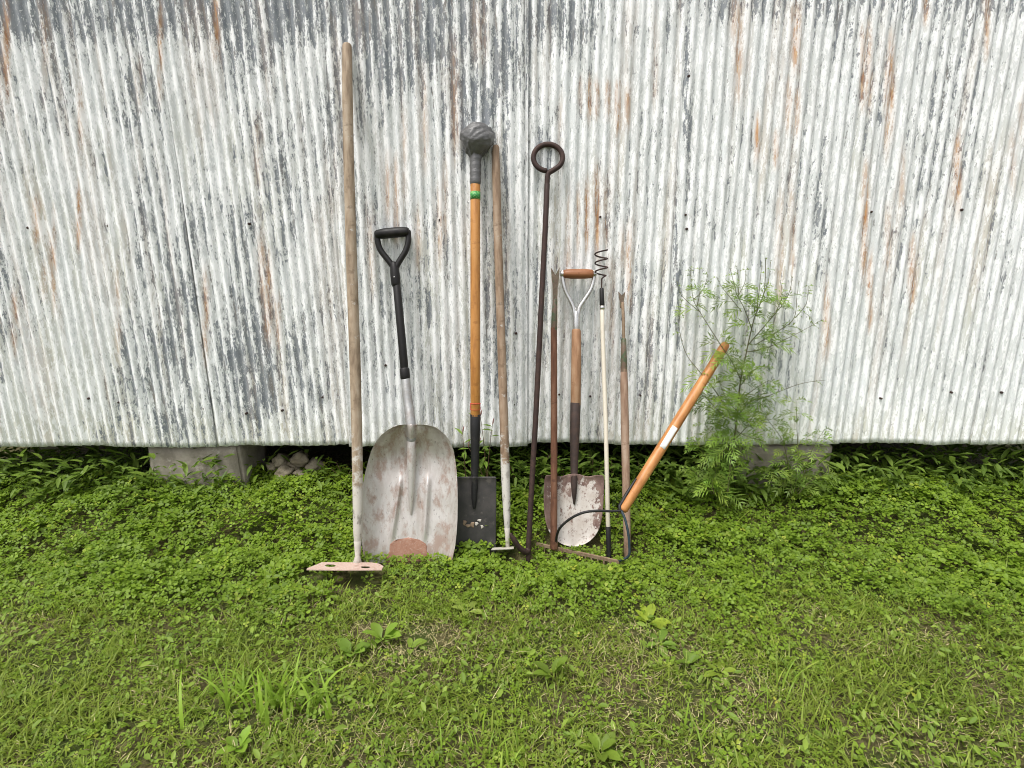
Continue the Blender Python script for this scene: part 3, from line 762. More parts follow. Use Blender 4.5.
def fork_blade(P, cx, y0, y1, wt, wb, notch, mat, parent, th=.003):
    mb = MB(); n = P.n
    pts = [(cx - wt, y0), (cx - wt * .62, y0 + notch * .35), (cx, y0 + notch), (cx + wt * .62, y0 + notch * .35), (cx + wt, y0), (cx + wt * .82, y0 + notch * 1.4), (cx + wb * 1.25, y0 + (y1 - y0) * .55), (cx + wb, y1), (cx - wb, y1), (cx - wb * 1.25, y0 + (y1 - y0) * .55), (cx - wt * .82, y0 + notch * 1.4)]
    # two halves so each polygon stays convex enough
    L = [P(*p) for p in pts]
    top = L[2]; mid = P(cx, y0 + notch * 1.6)
    for half in ([0, 1, 2, 'm', 10], [2, 3, 4, 5, 'm'], [10, 'm', 5, 6, 7, 8, 9]):
        mb.poly([mid if i == 'm' else L[i] for i in half], th, n)
    return mb.build('forked_tip', mat, parent)

# 6 --- weeder with brown shaft
P = Lean((555.3, 268, T - .010), (554, 548, 2.09)); k = P.px(400)
wa = thing('dandelion_weeder', 'old weeder with fishtail tip, green ferrule and dark brown shaft', 'weeder', P(554, 550))
fork_blade(P, 555.3, 267.2, 306, 4.4, 1.9, 8, M['weedmetal'], wa)
mb = MB(); mb.tube([P(555, 300), P(554.4, 312), P(554, 330)], [P.px(310) * r for r in (2.0, 2.7, 3.1)], 14); mb.build('ferrule', M['green'], wa)
mb = MB(); ys = [328, 400, 470, 530, 548]; xs = [553.9, 554.1, 554, 553.9, 554]
mb.tube([P(x, y) for x, y in zip(xs, ys)], [P.px(y) * r for y, r in zip(ys, (3.1, 3.3, 3.4, 3.5, 4.0))], 14); mb.build('handle', M['wood_brown'], wa)

# 7 --- round point shovel with D grip
P = Lean((578, 272, T - .02), (574, 545, 2.14)); k = P.px(400)
rs_ = thing('round_shovel', 'round-point shovel with wooden D-grip and blade of flaking white over rust', 'shovel', P(574, 548))
tab = [(475, 546.5, 602.3), (476.5, 545.2, 603.8), (480, 544.5, 604.3), (490, 543.8, 604), (500, 543.6, 603.6), (512, 544.2, 602.8), (522, 545.6, 601.3), (530, 548.2, 598.8), (536, 551.8, 595.2), (541, 557, 590), (544, 562, 585), (546, 568, 579), (547, 571.5, 575.5)]
rows = []; wear = []
for y in [475, 475.8, 476.5, 478, 480] + list(np.arange(484, 530, 3.)) + [530, 533, 536, 538.5, 541, 542.5, 544, 545, 546, 547]:
    l, r = outline(tab, y); row = []
    for x in np.linspace(l, r, 49):
        u = (x - (l + r) / 2) / ((r - l) / 2)
        off = .016 * u * u + .02 * math.exp(-((x - 574.5) / 4.6) ** 2) * float(sst(505, 470, y)) + .006 * float(sst(481, 475, y)) * (abs(x - 574) > 6)
        yy = y + (0 if y > 481 else (-1.2 * math.exp(-((x - 574) / 9) ** 2) - 1.2 * abs(u) ** 3 * 0 + 1.6 * math.exp(-((abs(x - 574) - 14) / 6) ** 2)) * float(sst(481, 475, y)))
        row.append(P(x, yy, off))
        e = max(float(sst(.55, 1.0, abs(u))) * float(sst(545, 515, y)), float(sst(500, 474, y)) * .85)
        wear.append(e + .15 * float(sst(.0, -1, u)) - .12 * float(sst(515, 545, y)))
    rows.append(row)
mb = MB(); mb.grid(rows, .002, P.n); mb.build('blade', M['shovel'], rs_, wear + wear)
mb = MB(); mb.tube([P(575.5, 403), P(574.9, 430), P(574.4, 455), P(574.2, 472), P(574.2, 485, .012), P(574.2, 496, .008), P(574.2, 504, .004)], [k * r for r in (5.2, 5.0, 4.2, 3.7, 3.2, 2.2, .9)], 16); mb.build('socket', M['socket'], rs_)
mb = MB(); mb.tube([P(576.3, 331), P(576.2, 360), P(575.6, 405)], [P.px(y) * r for y, r in ((331, 4.6), (360, 5.0), (405, 5.1))], 16); mb.build('shaft', M['wood_shaft'], rs_)
mb = MB(); kk = P.px(275)
mb.tube([P(565, 273.8, .003), P(571, 273.9, .003), P(585, 273.9, .003), P(591.5, 273.8, .003)], [4.2 * kk, 4.9 * kk, 4.9 * kk, 4.3 * kk], 16); mb.build('grip', M['wood_grip'], rs_)
mb = MB()
la = catmull([P(562.6, 271), P(562.9, 280), P(565.5, 291), P(570, 300), P(573.6, 308), P(575, 318), P(575.6, 331)], 5)
ra = catmull([P(594, 271), P(593.6, 280), P(590.5, 290), P(584.5, 299.5), P(579.6, 307.5), P(577.9, 316), P(577.2, 331)], 5)
mb.tube(la, [kk * (1.9 + .5 * i / 30) for i in range(len(la))], 10); mb.tube(ra, [kk * (1.9 + .5 * i / 30) for i in range(len(ra))], 10)
mb.tube([P(576.3, 312), P(576.3, 320), P(576.3, 333)], [2.6 * kk, 3.5 * kk, 3.7 * kk], 14)
for sx in (563.2, 593.4): mb.tube([P(sx - 1.6, 273.8, .003), P(sx + 1.6, 273.8, .003)], 3.1 * kk, 12)
mb.build('yoke', M['chrome'], rs_)

# 8 --- corkscrew weeder
P = Lean((601, 252, T - .012), (608.6, 553, 2.06)); k = P.px(280)
au = thing('corkscrew_weeder', 'thin cream pole with rusty corkscrew coil on top and black foot', 'weeder', P(608.6, 553))
mb = MB(); pts = []; turns = 2.85
for t in np.linspace(0, 1, 90):
    a = t * turns * 2 * math.pi + R(20)
    c = P(601 + .3 * t, 250.5 + 25 * t); rr = 6.3 * k * (1 - .05 * t)
    pts.append(c + Vector((1, 0, 0)) * math.cos(a) * rr + P.n * (math.sin(a) * rr * .95 + .004) - P.up * (math.sin(a) * .004))
pts += catmull([pts[-1], P(602.4, 278), P(601.6, 281), P(601.7, 292)], 4)[1:]
mb.tube(pts, .0032, 8); mb.build('coil', M['rust'], au)
mb = MB(); mb.tube([P(601.6, 289), P(602.1, 305)], [2.2 * k, 2.5 * k], 14); mb.build('sleeve', M['black'], au)
mb = MB(); mb.tube([P(602.1, 304), P(602.5, 330), P(605.6, 420), P(608.2, 529)], [P.px(y) * r for y, r in ((304, 2.1), (330, 2.1), (420, 2.2), (529, 2.25))], 14); pl = mb.build('pole', M['cream'], au)
ring(pl, P, 602.1, 306, 602.3, 309.5, 2.5 * k, M['chrome'], 'ferrule', 14)
mb = MB(); mb.tube([P(608.1, 527), P(608.5, 540), P(608.9, 556), P(609, 562)], [P.px(530) * r for r in (2.5, 2.5, 2.4, 1.8)], 14); mb.build('foot', M['black'], au)

# 9 --- weeder with pale handle
P = Lean((622, 293, T - .008), (627.5, 556, 2.1)); k = P.px(400)
wb_ = thing('dandelion_weeder', 'long weeder with small forked tip on thin stem and pale greyish wood handle', 'weeder', P(627.5, 556))
fork_blade(P, 621.8, 291.5, 308, 3.5, 1.7, 4, M['weedmetal'], wb_)
mb = MB(); mb.tube([P(622.6, 303), P(623.4, 320), P(623.8, 343)], [1.7 * P.px(310), 1.5 * P.px(320), 1.6 * P.px(340)], 10); mb.build('stem', M['rust_tan'], wb_)
mb = MB(); mb.tube([P(623.7, 339.5), P(623.8, 352), P(623.9, 372)], [P.px(350) * r for r in (2.6, 2.9, 3.5)], 14); mb.build('ferrule', M['green'], wb_)
mb = MB(); ys = [369, 385, 430, 500, 540, 566]; xs = [623.9, 624.1, 625, 626.4, 627.1, 627.6]
mb.tube([P(x, y) for x, y in zip(xs, ys)], [P.px(y) * r for y, r in zip(ys, (3.4, 3.9, 4.1, 4.0, 3.5, 3.2))], 16); mb.build('handle', M['wood_weeder'], wb_)

# 10 --- bow rake lying across, handle against the wall
HA, HB = at(725.3, 345, T - .03), at(623.4, 509, 2.045)
rk = thing('bow_rake', 'slanted bow rake, varnished handle with white sticker, dark bow and rusty bar in clover', 'rake', at(580, 552, 2.06))
def hp(t, off=0.0, side=0.0): return HA.lerp(HB, t)
rad = .0225
d = (HB - HA).normalized(); toward = (CAM - HA.lerp(HB, .5)); toward = (toward - d * toward.dot(d)).normalized(); sidev = d.cross(toward)
mb = MB(); mb.tube([hp(0), hp(.03), hp(.2), hp(.5), hp(.8), hp(1)], [.018, .020, .0205, .021, .0205, .0185], 18)
hd = mb.build('handle', M['wood_rake'], rk)
mb = MB(); rows = []
for t in np.linspace(.53, .655, 6):
    rows.append([hp(t) + (toward * math.cos(a) + sidev * math.sin(a)) * .0213 for a in np.linspace(-.75, .45, 9)])
mb.grid(rows, .0004, toward); mb.build('sticker', M['paper'], hd)
mb = MB(); bl = None
for s_ in (1,):
    fa = [hp(t) + (toward * math.cos(a_) + sidev * math.sin(a_)) * .0215 for t, a_ in ((.86, 1.25), (.93, 1.2), (1.0, 1.1))]
    if (fa[0] - hp(.86)).x > 0: sgn = -1
    else: sgn = 1
    fa = [hp(t) + (toward * .45 + sidev * sgn * .9) * r_ for t, r_ in ((.85, .0215), (.93, .0215), (1.0, .020))] + [at(620.6, 511.5, 2.03)]
mb.tube(fa, [.0045, .0065, .0065, .005], 10); mb.build('tang', M['black_steel'], rk)
hl, hr = at(537, 543.5, 2.135), at(619.5, 561.5, 1.995)
mb = MB(); A_ = catmull([at(621, 510.8, 2.03), at(610, 511.2, 2.025), at(596.5, 510.8, 2.02), at(582, 513, 2.02), at(568.5, 520, 2.035), at(558.5, 530.5, 2.06), at(555.5, 545.5, 2.10)], 6)
mb.tube(A_, .0050, 10)
mb.build('bow', M['black_steel'], rk)
B_ = catmull([at(621.5, 511, 2.03), at(625, 519, 2.012), at(628, 532, 1.995), at(629.3, 545, 1.985), at(628.5, 556, 1.98), at(619, 561, 1.993)], 6)
mb = MB(); mb.tube(B_, .0048, 10); mb.build('bow', M['blue'], rk)
mb = MB(); hv = (hr - hl); hu = hv.normalized()
nb = Vector((0, 0, 1))
fw = nb.cross(hu).normalized()
b0 = len(mb.v)
mb.poly([hl + nb * .006, hl - nb * .006, hr - nb * .006, hr + nb * .006], .008, fw)
for i in range(14):
    p = hl.lerp(hr, .03 + .94 * i / 13) - nb * .006 - fw * .004
    mb.tube([p, p - nb * .015, p - nb * .03 - fw * .006], [.004, .0034, .0018], 8)
mb.build('toothed_bar', M['rust_tan'], rk)

# ------------------------------------------------------------------ ground cover
def rot_basis(nrm, yaw):
    """nrm (n,3) unit, yaw (n,) -> local x,y axes in the leaf plane"""
    a = np.stack([np.cos(yaw), np.sin(yaw), np.zeros_like(yaw)], -1)
    x = a - nrm * np.sum(a * nrm, -1, keepdims=True); x /= np.linalg.norm(x, axis=-1, keepdims=True)
    return x, np.cross(nrm, x)
def unit_tilt(n, mx):
    t = R(1) * mx * np.sqrt(rng.random(n)); a = rng.random(n) * 2 * np.pi
    return np.stack([np.sin(t) * np.cos(a), np.sin(t) * np.sin(a), np.cos(t)], -1)

def density(x, y):
    """how thickly clover grows: solid in front of the wall, patchy on the mown part"""
    near = sst(1.62, 2.02, y + .55 * (fbm(x * 2.6 + 3, y * 2.6, 4) - .5) + .05 * np.sin(x * 1.4))
    patch = sst(.50, .62, fbm(x * 3.4 + 11, y * 3.4 + 5, 4))
    return near, patch
KEEP = []     # (x0,x1,y0,y1,zmax) clear zones: nothing taller than zmax pokes through
hbx = [hb(306, 0).x - .01, hb(384, 0).x + .01]
KEEP.append((hbx[0], hbx[1], 1.86, 2.02, .030))
bare = on_ground(430, 636); bare2 = on_ground(365, 628)
dry_spots = [(on_ground(410, 655), .16, 1.0), (on_ground(500, 655), .12, .8), (on_ground(560, 635), .14, .7), (on_ground(640, 650), .2, .8), (on_ground(300, 735), .18, .8), (on_ground(390, 740), .15, .7), (on_ground(640, 690), .12, .7), (on_ground(750, 690), .12, .8), (on_ground(755, 640), .1, .7), (on_ground(620, 740), .16, .6), (on_ground(740, 720), .1, .8)]
def dryness(x, y):
    d = .55 * sst(.52, .7, fbm(x * 4.1 + 50, y * 5 + 9, 4)) * sst(2.0, 1.75, y)
    for p, r, s in dry_spots: d = np.maximum(d, s * np.exp(-(((x - p.x) / r) ** 2 + ((y - p.y) / (r * .7)) ** 2)))
    return d
def is_bare(x, y):
    b = np.zeros_like(x)
    for p, rx, ry in ((bare, .10, .075), (bare2, .07, .04)):
        b = np.maximum(b, np.exp(-(((x - p.x) / rx) ** 2 + ((y - p.y) / ry) ** 2) * 1.2))
    return np.clip(b * 1.6, 0, 1)
# the clover is pressed down where the tools stand on it: (px0, px1, py, depth of the tool)
PRESS = [(362, 456, 552, 2.14), (455, 498, 540, 2.15), (544, 604, 543.5, 2.21), (604, 613, 555, 2.08), (549, 559, 545, 2.11), (488, 517, 550.5, 2.10), (507, 533, 556, 2.08), (621, 634, 555, 2.12), (305, 386, 572, 1.96)]
def press(x, y, z):
    m = np.ones(len(x), bool)
    px, py = proj(x, y, z + .012)
    for a, b, line, Y in PRESS:
        wob = 4.5 * fbm(px * .12, np.full_like(px, Y * 7), 2) - 2
        m &= ~((px > a) & (px < b) & (py < line + wob) & (y < Y))
    t = (px - 537) / (619.5 - 537); line = 543.5 + 18 * t; Y = 2.135 + (1.995 - 2.135) * t
    m &= ~((t > -.02) & (t < 1.1) & (py < line + 1.5 * fbm(px * .2, px * 0, 2)) & (y < Y - .004) & (py > line - 60))
    return m
def keepmask(x, y, z):
    m = np.ones(len(x), bool)
    for x0, x1, y0, y1, zm in KEEP: m &= ~((x > x0) & (x < x1) & (y > y0) & (y < y1) & (z - gz(x, y) > zm))
    return m & press(x, y, z)

XE = 2.9
# clover
n = 200000
cx = rng.uniform(-XE, XE, n); cy = rng.uniform(.75, 2.62, n)
near, patch = density(cx, cy)
dr = dryness(cx, cy)
dens = np.clip(near * (1 - .55 * sst(2.36, 2.55, cy)) + (.24 * patch + .26) * (1 - .75 * dr), 0, 1) * (1 - is_bare(cx, cy)) + .03 * (1 - is_bare(cx, cy))
ok = rng.random(n) < dens * .36
cx, cy, near, patch = cx[ok], cy[ok], near[ok], patch[ok]
n = len(cx)
lump = fbm(cx * 7, cy * 7, 3)
hmax = .018 + near * (.022 + .055 * sst(.3, .7, lump)) + .006 * patch
# trampled flat right in front of the blades
flat = sst(1.93, 2.03, cy) * sst(2.16, 2.08, cy) * sst(-.8, -.65, cx) * sst(.62, .5, cx)
hmax = hmax * (1 - .35 * flat)
cz = gz(cx, cy) + hmax * (.35 + .65 * np.sqrt(rng.random(n)))
ok = keepmask(cx, cy, cz); cx, cy, cz, near, lump = cx[ok], cy[ok], cz[ok], near[ok], lump[ok]; n = len(cx)
size = rng.uniform(.010, .0195, n) * (.66 + .42 * near) * (.55 + .8 * fbm(cx * 6 + 70, cy * 6, 3)) * rng.choice([.75, 1., 1., 1.25], n)
nrm = unit_tilt(n, 36); nrm[:, 1] -= .14; nrm /= np.linalg.norm(nrm, axis=1, keepdims=True)
yaw = rng.random(n) * 6.283
tmpl = np.array([(.06, 0, 0), (.5, .36, .10), (.93, .30, .12), (.86, 0, .0), (.93, -.30, .12), (.5, -.36, .10)])
leaves = []
for kf in range(3):
    x, y = rot_basis(nrm, yaw + kf * 2.094 + rng.normal(0, .12, n))
    droop = rng.uniform(-.25, .15, n)[:, None]
    x2 = x + nrm * droop
    s = (size * rng.uniform(.88, 1.1, n))[:, None, None]
    L = np.stack([cx, cy, cz], -1)[:, None, :] + s * (tmpl[None, :, 0:1] * x2[:, None, :] + tmpl[None, :, 1:2] * y[:, None, :] + tmpl[None, :, 2:3] * nrm[:, None, :])
    leaves.append(L)
V = np.concatenate([l[:, None] for l in leaves], 1).reshape(n * 3, 6, 3)
hue = np.clip(fbm(cx * 3 + 5, cy * 3, 3) * .6 + rng.random(n) * .55 - .1, 0, 1)[:, None]
colA = np.array([.125, .205, .022]); colB = np.array([.26, .365, .040]); colC = np.array([.33, .40, .06])
col = colA + (colB - colA) * hue
yel = (rng.random(n) < .035)[:, None]; col = np.where(yel, colC * (.8 + .4 * rng.random((n, 1))), col)
col *= (.8 + .4 * rng.random((n, 1)))
clover = np_mesh('clover', V, [(0, 1, 2, 3), (0, 3, 4, 5)], np.repeat(col, 3, 0), M['leaf']); clover['kind'] = 'stuff'

def blades(x, y, z, L, W, lean, yaw, twist, rows=4, start=0.):
    n = len(x); t = np.linspace(0, 1, rows)
    d = np.stack([np.cos(yaw), np.sin(yaw), np.zeros(n)], -1)
    s = np.stack([-np.sin(yaw + twist), np.cos(yaw + twist), np.zeros(n)], -1)
    base = np.stack([x, y, z], -1)
    V = np.zeros((n, rows * 2, 3))
    for i, tt in enumerate(t):
        ang = lean * tt * 1.25
        # arc: integrate direction
        hor = np.sin(start + lean * tt * .62) * tt; ver = np.cos(start + lean * tt * .62) * tt
        c = base + (d * hor[:, None] + np.array([0, 0, 1.]) * ver[:, None]) * L[:, None]
        wv = W * (1.0 if i == 0 else (1.05 - tt ** 1.6)) + W * .06
        V[:, 2 * i] = c - s * wv[:, None] * .5; V[:, 2 * i + 1] = c + s * wv[:, None] * .5
    q = [(2 * i, 2 * i + 1, 2 * i + 3, 2 * i + 2) for i in range(rows - 1)]
    return V, q

# grass
n = 130000
x = rng.uniform(-2.3, 2.3, n); y = rng.uniform(.75, 2.5, n)
near, patch = density(x, y)
clump = sst(.42, .6, fbm(x * 9 + 2, y * 9 + 4, 3))
dens = (1 - .90 * near) * (.45 + .55 * clump) * (1 - .45 * dryness(x, y)) * (1 - is_bare(x, y))
ok = rng.random(n) < dens
x, y, near, clump = x[ok], y[ok], near[ok], clump[ok]; n = len(x)
z = gz(x, y)
L = rng.gamma(6, .0056, n) * (.75 + .5 * clump) * (1 + .7 * near)
ok = keepmask(x, y, z + L); x, y, z, L = x[ok], y[ok], z[ok], L[ok]; n = len(x)
V, q = blades(x, y, z, L, rng.uniform(.002, .0056, n), rng.uniform(.2, 1.6, n), rng.random(n) * 6.283, rng.normal(0, .5, n), start=rng.uniform(.1, 1.0, n))
h = np.clip(fbm(x * 4 + 30, y * 4, 3) * .5 + .6 * rng.random(n) - .1, 0, 1)[:, None]
col = np.array([.135, .19, .026]) + (np.array([.33, .39, .085]) - np.array([.135, .19, .026])) * h
col = col * (.8 + .4 * rng.random((n, 1)))
grass = np_mesh('grass', V, q, col, M['leaf']); grass['kind'] = 'stuff'

# dry straw and clippings
n = 90000
x = rng.uniform(-2.3, 2.3, n); y = rng.uniform(.75, 2.2, n)
near, patch = density(x, y)
ok = rng.random(n) < (.05 + .85 * dryness(x, y) + .5 * is_bare(x, y)) * (1 - .88 * near)
x, y = x[ok], y[ok]; n = len(x); z = gz(x, y) + rng.uniform(.002, .022, n)
ok = keepmask(x, y, z + .02); x, y, z = x[ok], y[ok], z[ok]; n = len(x)
V, q = blades(x, y, z, rng.gamma(5, .0042, n), rng.uniform(.0009, .0024, n), rng.uniform(-.3, .7, n), rng.random(n) * 6.283, rng.normal(0, .8, n), start=rng.uniform(.7, 1.5, n))
h = rng.random((n, 1))
col = np.array([.25, .20, .08]) * (1 - h) + np.array([.60, .53, .28]) * h
straw = np_mesh('dry_grass', V, q, col, M['straw']); straw['kind'] = 'stuff'

# leafy creepers scattered in the mown part (ground ivy, plantain seedlings): broader single leaves
n = 42000
x = rng.uniform(-2.3, 2.3, n); y = rng.uniform(.75, 2.2, n); near, patch = density(x, y)
ok = rng.random(n) < (.35 * sst(.5, .66, fbm(x * 5 + 90, y * 5 + 40, 3)) + .08) * (1 - .75 * near) * (1 - is_bare(x, y))
x, y = x[ok], y[ok]; n = len(x); z = gz(x, y) + rng.uniform(.012, .036, n)
ok = keepmask(x, y, z); x, y, z = x[ok], y[ok], z[ok]; n = len(x)
nrm = unit_tilt(n, 50); yw = rng.random(n) * 6.283; ax, ay = rot_basis(nrm, yw)
s = (.010 + .024 * rng.random(n) ** 1.6)[:, None, None]
tm = np.array([(0, 0, 0), (.35, .21, .05), (.7, .19, .04), (1, 0, -.1), (.7, -.19, .04), (.35, -.21, .05)])
V = np.stack([x, y, z], -1)[:, None] + s * (tm[None, :, 0:1] * ax[:, None] + tm[None, :, 1:2] * ay[:, None] + tm[None, :, 2:3] * nrm[:, None])
h = rng.random((n, 1)); col = (np.array([.15, .235, .035]) * (1 - h) + np.array([.30, .40, .08]) * h)
creeper = np_mesh('ground_ivy', V, [(0, 1, 2, 3), (0, 3, 4, 5)], col, M['leaf']); creeper['kind'] = 'stuff'

# tangle of lance-leaved weeds in the shade under the wall
LT = np.array([(0, 0, 0), (.25, .12, .02), (.6, .12, .0), (1, 0, -.18), (.6, -.12, .0), (.25, -.12, .02)])
LQ = [(0, 1, 2, 3), (0, 3, 4, 5)]
def lance(base, yaw, pitch, size, wide=1.0, tm=LT):
    base = np.asarray(base, float); n = len(base)
    ax = np.stack([np.cos(yaw) * np.cos(pitch), np.sin(yaw) * np.cos(pitch), np.sin(pitch)], -1)
    side = np.stack([-np.sin(yaw), np.cos(yaw), np.zeros(n)], -1)
    up = np.cross(ax, side)
    s = np.asarray(size)[:, None, None]
    return base[:, None] + s * (tm[None, :, 0:1] * ax[:, None] + wide * tm[None, :, 1:2] * side[:, None] + tm[None, :, 2:3] * up[:, None])
n = 7500
x = rng.uniform(-XE, XE, n); y = rng.uniform(2.36, 2.75, n)
dn = sst(.42, .6, fbm(x * 3.5 + 8, y * 2, 3))
pxx, _ = proj(x, y, np.full(n, .25))
dn = np.where((pxx > 430) & (pxx < 700), np.maximum(dn, .85), dn * .6); dn = np.where((pxx > 228) & (pxx < 330), .12, dn); dn = np.where((pxx < 222) | (pxx > 690), np.maximum(dn, .8), dn)
ok = rng.random(n) < dn; x, y = x[ok], y[ok]; n = len(x)
z = gz(x, y) + rng.uniform(.02, .19, n) * sst(2.28, 2.46, y)
V = lance(np.stack([x, y, z], -1), rng.normal(-1.57, 1.1, n), rng.uniform(-.5, 1.0, n), rng.uniform(.035, .095, n), 1.0)
h = rng.random((n, 1)); col = np.array([.09, .15, .03]) * (1 - h) + np.array([.22, .31, .07]) * h
under = np_mesh('weed_undergrowth', V, LQ, col, M['leaf']); under['kind'] = 'stuff'

# ------------------------------------------------------------------ single weeds
def weed_thing(name, label, cat, loc, V, q, col, group=None, stems=None, stemmat=None):
    t = thing(name, label, cat, loc, group)
    np_mesh('foliage', V, q, col, M['leaf'], t)
    if stems is not None: stems.build('stem', stemmat, t)
    return t
n_ = N('weed_stem'); n_.set((.09, .085, .03), .6); M['stem'] = n_.m
n_ = N('reddish_weed_stem'); n_.set((.10, .055, .035), .6); M['redstem'] = n_.m

def rosette(px, py, nl, ln, label, seed, tint=(.12, .2, .05), up=(.15, .75), wide=1.5, group='broad-leaved weeds in the lawn', name='broadleaf_weed'):
    g = np.random.default_rng(seed)
    p = on_ground(px, py, .02); p.z = float(gz(p.x, p.y))
    yaw = np.arange(nl) * 2.4 + g.normal(0, .25, nl); pt = g.uniform(*up, nl); sz = ln * .82 * g.uniform(.65, 1.1, nl)
    tm = np.array([(0, .02, 0), (.12, .02, .0), (.4, .14, .09), (.7, .15, .07), (.9, .08, -.01), (1, 0, -.1), (.9, -.08, -.05), (.7, -.15, .03), (.4, -.14, .10), (.12, -.02, 0), (.12, 0, -.01), (.4, 0, -.01), (.7, 0, -.02), (.9, 0, -.06)])
    q = [(1, 2, 11, 10), (2, 3, 12, 11), (3, 4, 13, 12), (4, 5, 6, 13), (13, 6, 7, 12), (12, 7, 8, 11), (11, 8, 9, 10)]
    V = lance(np.tile(np.array(p), (nl, 1)) + np.array([0, 0, .012]), yaw, pt, sz, wide, tm)
    col = np.array(tint)[None] * g.uniform(.75, 1.25, (nl, 1)) * np.array([1.7, 1.45, .85])
    return weed_thing(name, label, 'weed', p, V, q, col, group)
rosette(352, 648, 6, .085, 'broad-leaved weed with big rounded leaves beside the bare soil near the hoe', 1, (.11, .20, .06), (.25, .9), 1.8)
rosette(382, 634, 6, .095, 'broad-leaved weed with long upright leaves just right of the round-leaved one', 2, (.13, .23, .06), (.4, 1.1), 1.5)
rosette(410, 642, 4, .07, 'small broad-leaved weed touching the bare brown soil patch', 3, (.12, .2, .055), (.2, .7), 1.4)
rosette(648, 618, 7, .085, 'bright yellowish broad-leaved weed in the middle of the right lawn', 4, (.17, .25, .055), (.1, .6), 1.3)
rosette(660, 640, 6, .075, 'flat green rosette just below the bright yellowish weed', 5, (.10, .19, .05), (.05, .4), 1.3)
rosette(553, 668, 6, .085, 'upright dark-leaved weed on the lawn below the rake head', 6, (.10, .17, .045), (.5, 1.2), 1.3)
rosette(600, 745, 7, .075, 'broad-leaved weed at the bottom edge right of centre', 7, (.12, .2, .05), (.3, 1.0), 1.4)
rosette(461, 600, 5, .06, 'light green rosette in the clover in front of the black spade', 8, (.16, .24, .07), (.2, .7), 1.4)
rosette(720, 668, 5, .07, 'low spreading weed by the dry patch at right', 9, (.13, .2, .05), (.05, .5), 1.3)
rosette(467, 605, 5, .07, 'pale grey-green weed in the clover between spade and lawn', 10, (.15, .22, .09), (.1, .5), 1.4)
rosette(238, 742, 6, .075, 'broad-leaved weed at the bottom left corner of the lawn', 12, (.12, .22, .05), (.3, .9), 1.5)
rosette(690, 660, 5, .065, 'small dark rosette left of the low spreading weed', 13, (.09, .16, .045), (.1, .6), 1.4)

def grass_clump(px, py, spread, nb, ln, label, seed, wd=.0105, tint=(.165, .27, .06), group='tall grass clumps in the lawn'):
    g = np.random.default_rng(seed); p = on_ground(px, py, .0); p.z = float(gz(p.x, p.y))
    x = p.x + g.normal(0, spread, nb); y = p.y + g.normal(0, spread * .5, nb)
    V, q = blades(x, y, gz(x, y), ln * g.uniform(.5, 1.1, nb), wd * g.uniform(.6, 1.15, nb), g.uniform(.3, 1.9, nb), g.random(nb) * 6.283, g.normal(0, .4, nb), 6)
    col = np.array(tint)[None] * g.uniform(.75, 1.25, (nb, 1)) * np.array([1.55, 1.4, .95])
    t = thing('grass_clump', label, 'grass clump', p, group)
    np_mesh('foliage', V, q, col, M['leaf'], t)
grass_clump(258, 706, .095, 44, .145, 'tall clump of wide bright grass blades at the left of the lawn', 21)
grass_clump(298, 704, .045, 22, .12, 'smaller clump of wide grass blades just right of the tall left clump', 22)
grass_clump(236, 690, .03, 9, .09, 'short sparse grass clump at the far left above the corner weed', 23)
grass_clump(770, 700, .09, 24, .10, 'loose clump of grass blades at the lower right of the lawn', 24, .005)
grass_clump(700, 735, .06, 16, .09, 'grass clump at the bottom right near the lawn edge', 25, .005)
grass_clump(480, 748, .06, 18, .08, 'short grass clump at the bottom centre', 26, .006)
grass_clump(560, 715, .06, 16, .08, 'grass clump below the upright dark-leaved weed', 27, .005)

grass_clump(258, 486, .05, 26, .13, 'dry tan grass stalks beside the left concrete block', 51, .003, (.26, .22, .12), None)
grass_clump(658, 476, .03, 9, .16, 'few pale dry stalks under the wall right of the rake handle', 52, .0028, (.24, .21, .12), None)
grass_clump(744, 492, .035, 14, .11, 'thin dry stalks at the left edge of the right concrete block', 53, .0028, (.25, .21, .12), None)
# lance-leaved weeds with pink flower spikes behind the tools
def smartweed(px, py, Y, stems, label, seed, hgt=.3, flower=True):
    g = np.random.default_rng(seed); p = at(px, py, Y); p.z = float(gz(p.x, p.y)); base = np.array(p)
    t = thing('lance_leaved_weed', label, 'weed', p, 'lance-leaved weeds growing under the wall edge')
    mb = MB(); Vs = []; cols = []; fls = []
    for s in range(stems):
        yw = g.random() * 6.283; ln = hgt * g.uniform(.6, 1.05); le = g.uniform(.02, .10)
        pts = [base + np.array([math.cos(yw) * le * u * u, -abs(math.sin(yw)) * le * u * u * .2 - .01 * u, ln * u]) for u in np.linspace(0, 1, 6)]
        mb.tube([Vector(q) for q in pts], [.0022, .002, .002, .0017, .0014, .001], 6)
        m = 7; u = np.linspace(.25, .97, m)
        b = np.array([pts[min(4, int(v * 5))] + (pts[min(5, int(v * 5) + 1)] - pts[min(4, int(v * 5))]) * (v * 5 - int(v * 5)) for v in u])
        Vs.append(lance(b, np.arange(m) * 2.6 + g.normal(0, .3, m), g.uniform(-.1, .7, m), g.uniform(.05, .09, m) * (1.1 - .4 * u), 1.0))
        cols.append(np.array([.16, .25, .045])[None] * g.uniform(.7, 1.35, (m, 1)))
        if flower:
            tip = Vector(pts[-1]); fl = MB(); fls.append(fl); fl.tube([tip, tip + Vector((0.002, 0, .008)), tip + Vector((.004, 0, .02)), tip + Vector((.007, 0, .03))], [.0012, .0030, .0026, .001], 8)
    np_mesh('foliage', np.concatenate(Vs), LQ, np.concatenate(cols), M['leaf'], t)
    mb.build('stem', M['redstem'], t)
    for fl in fls: fl.build('flower_spike', M['pinkflower'], t)
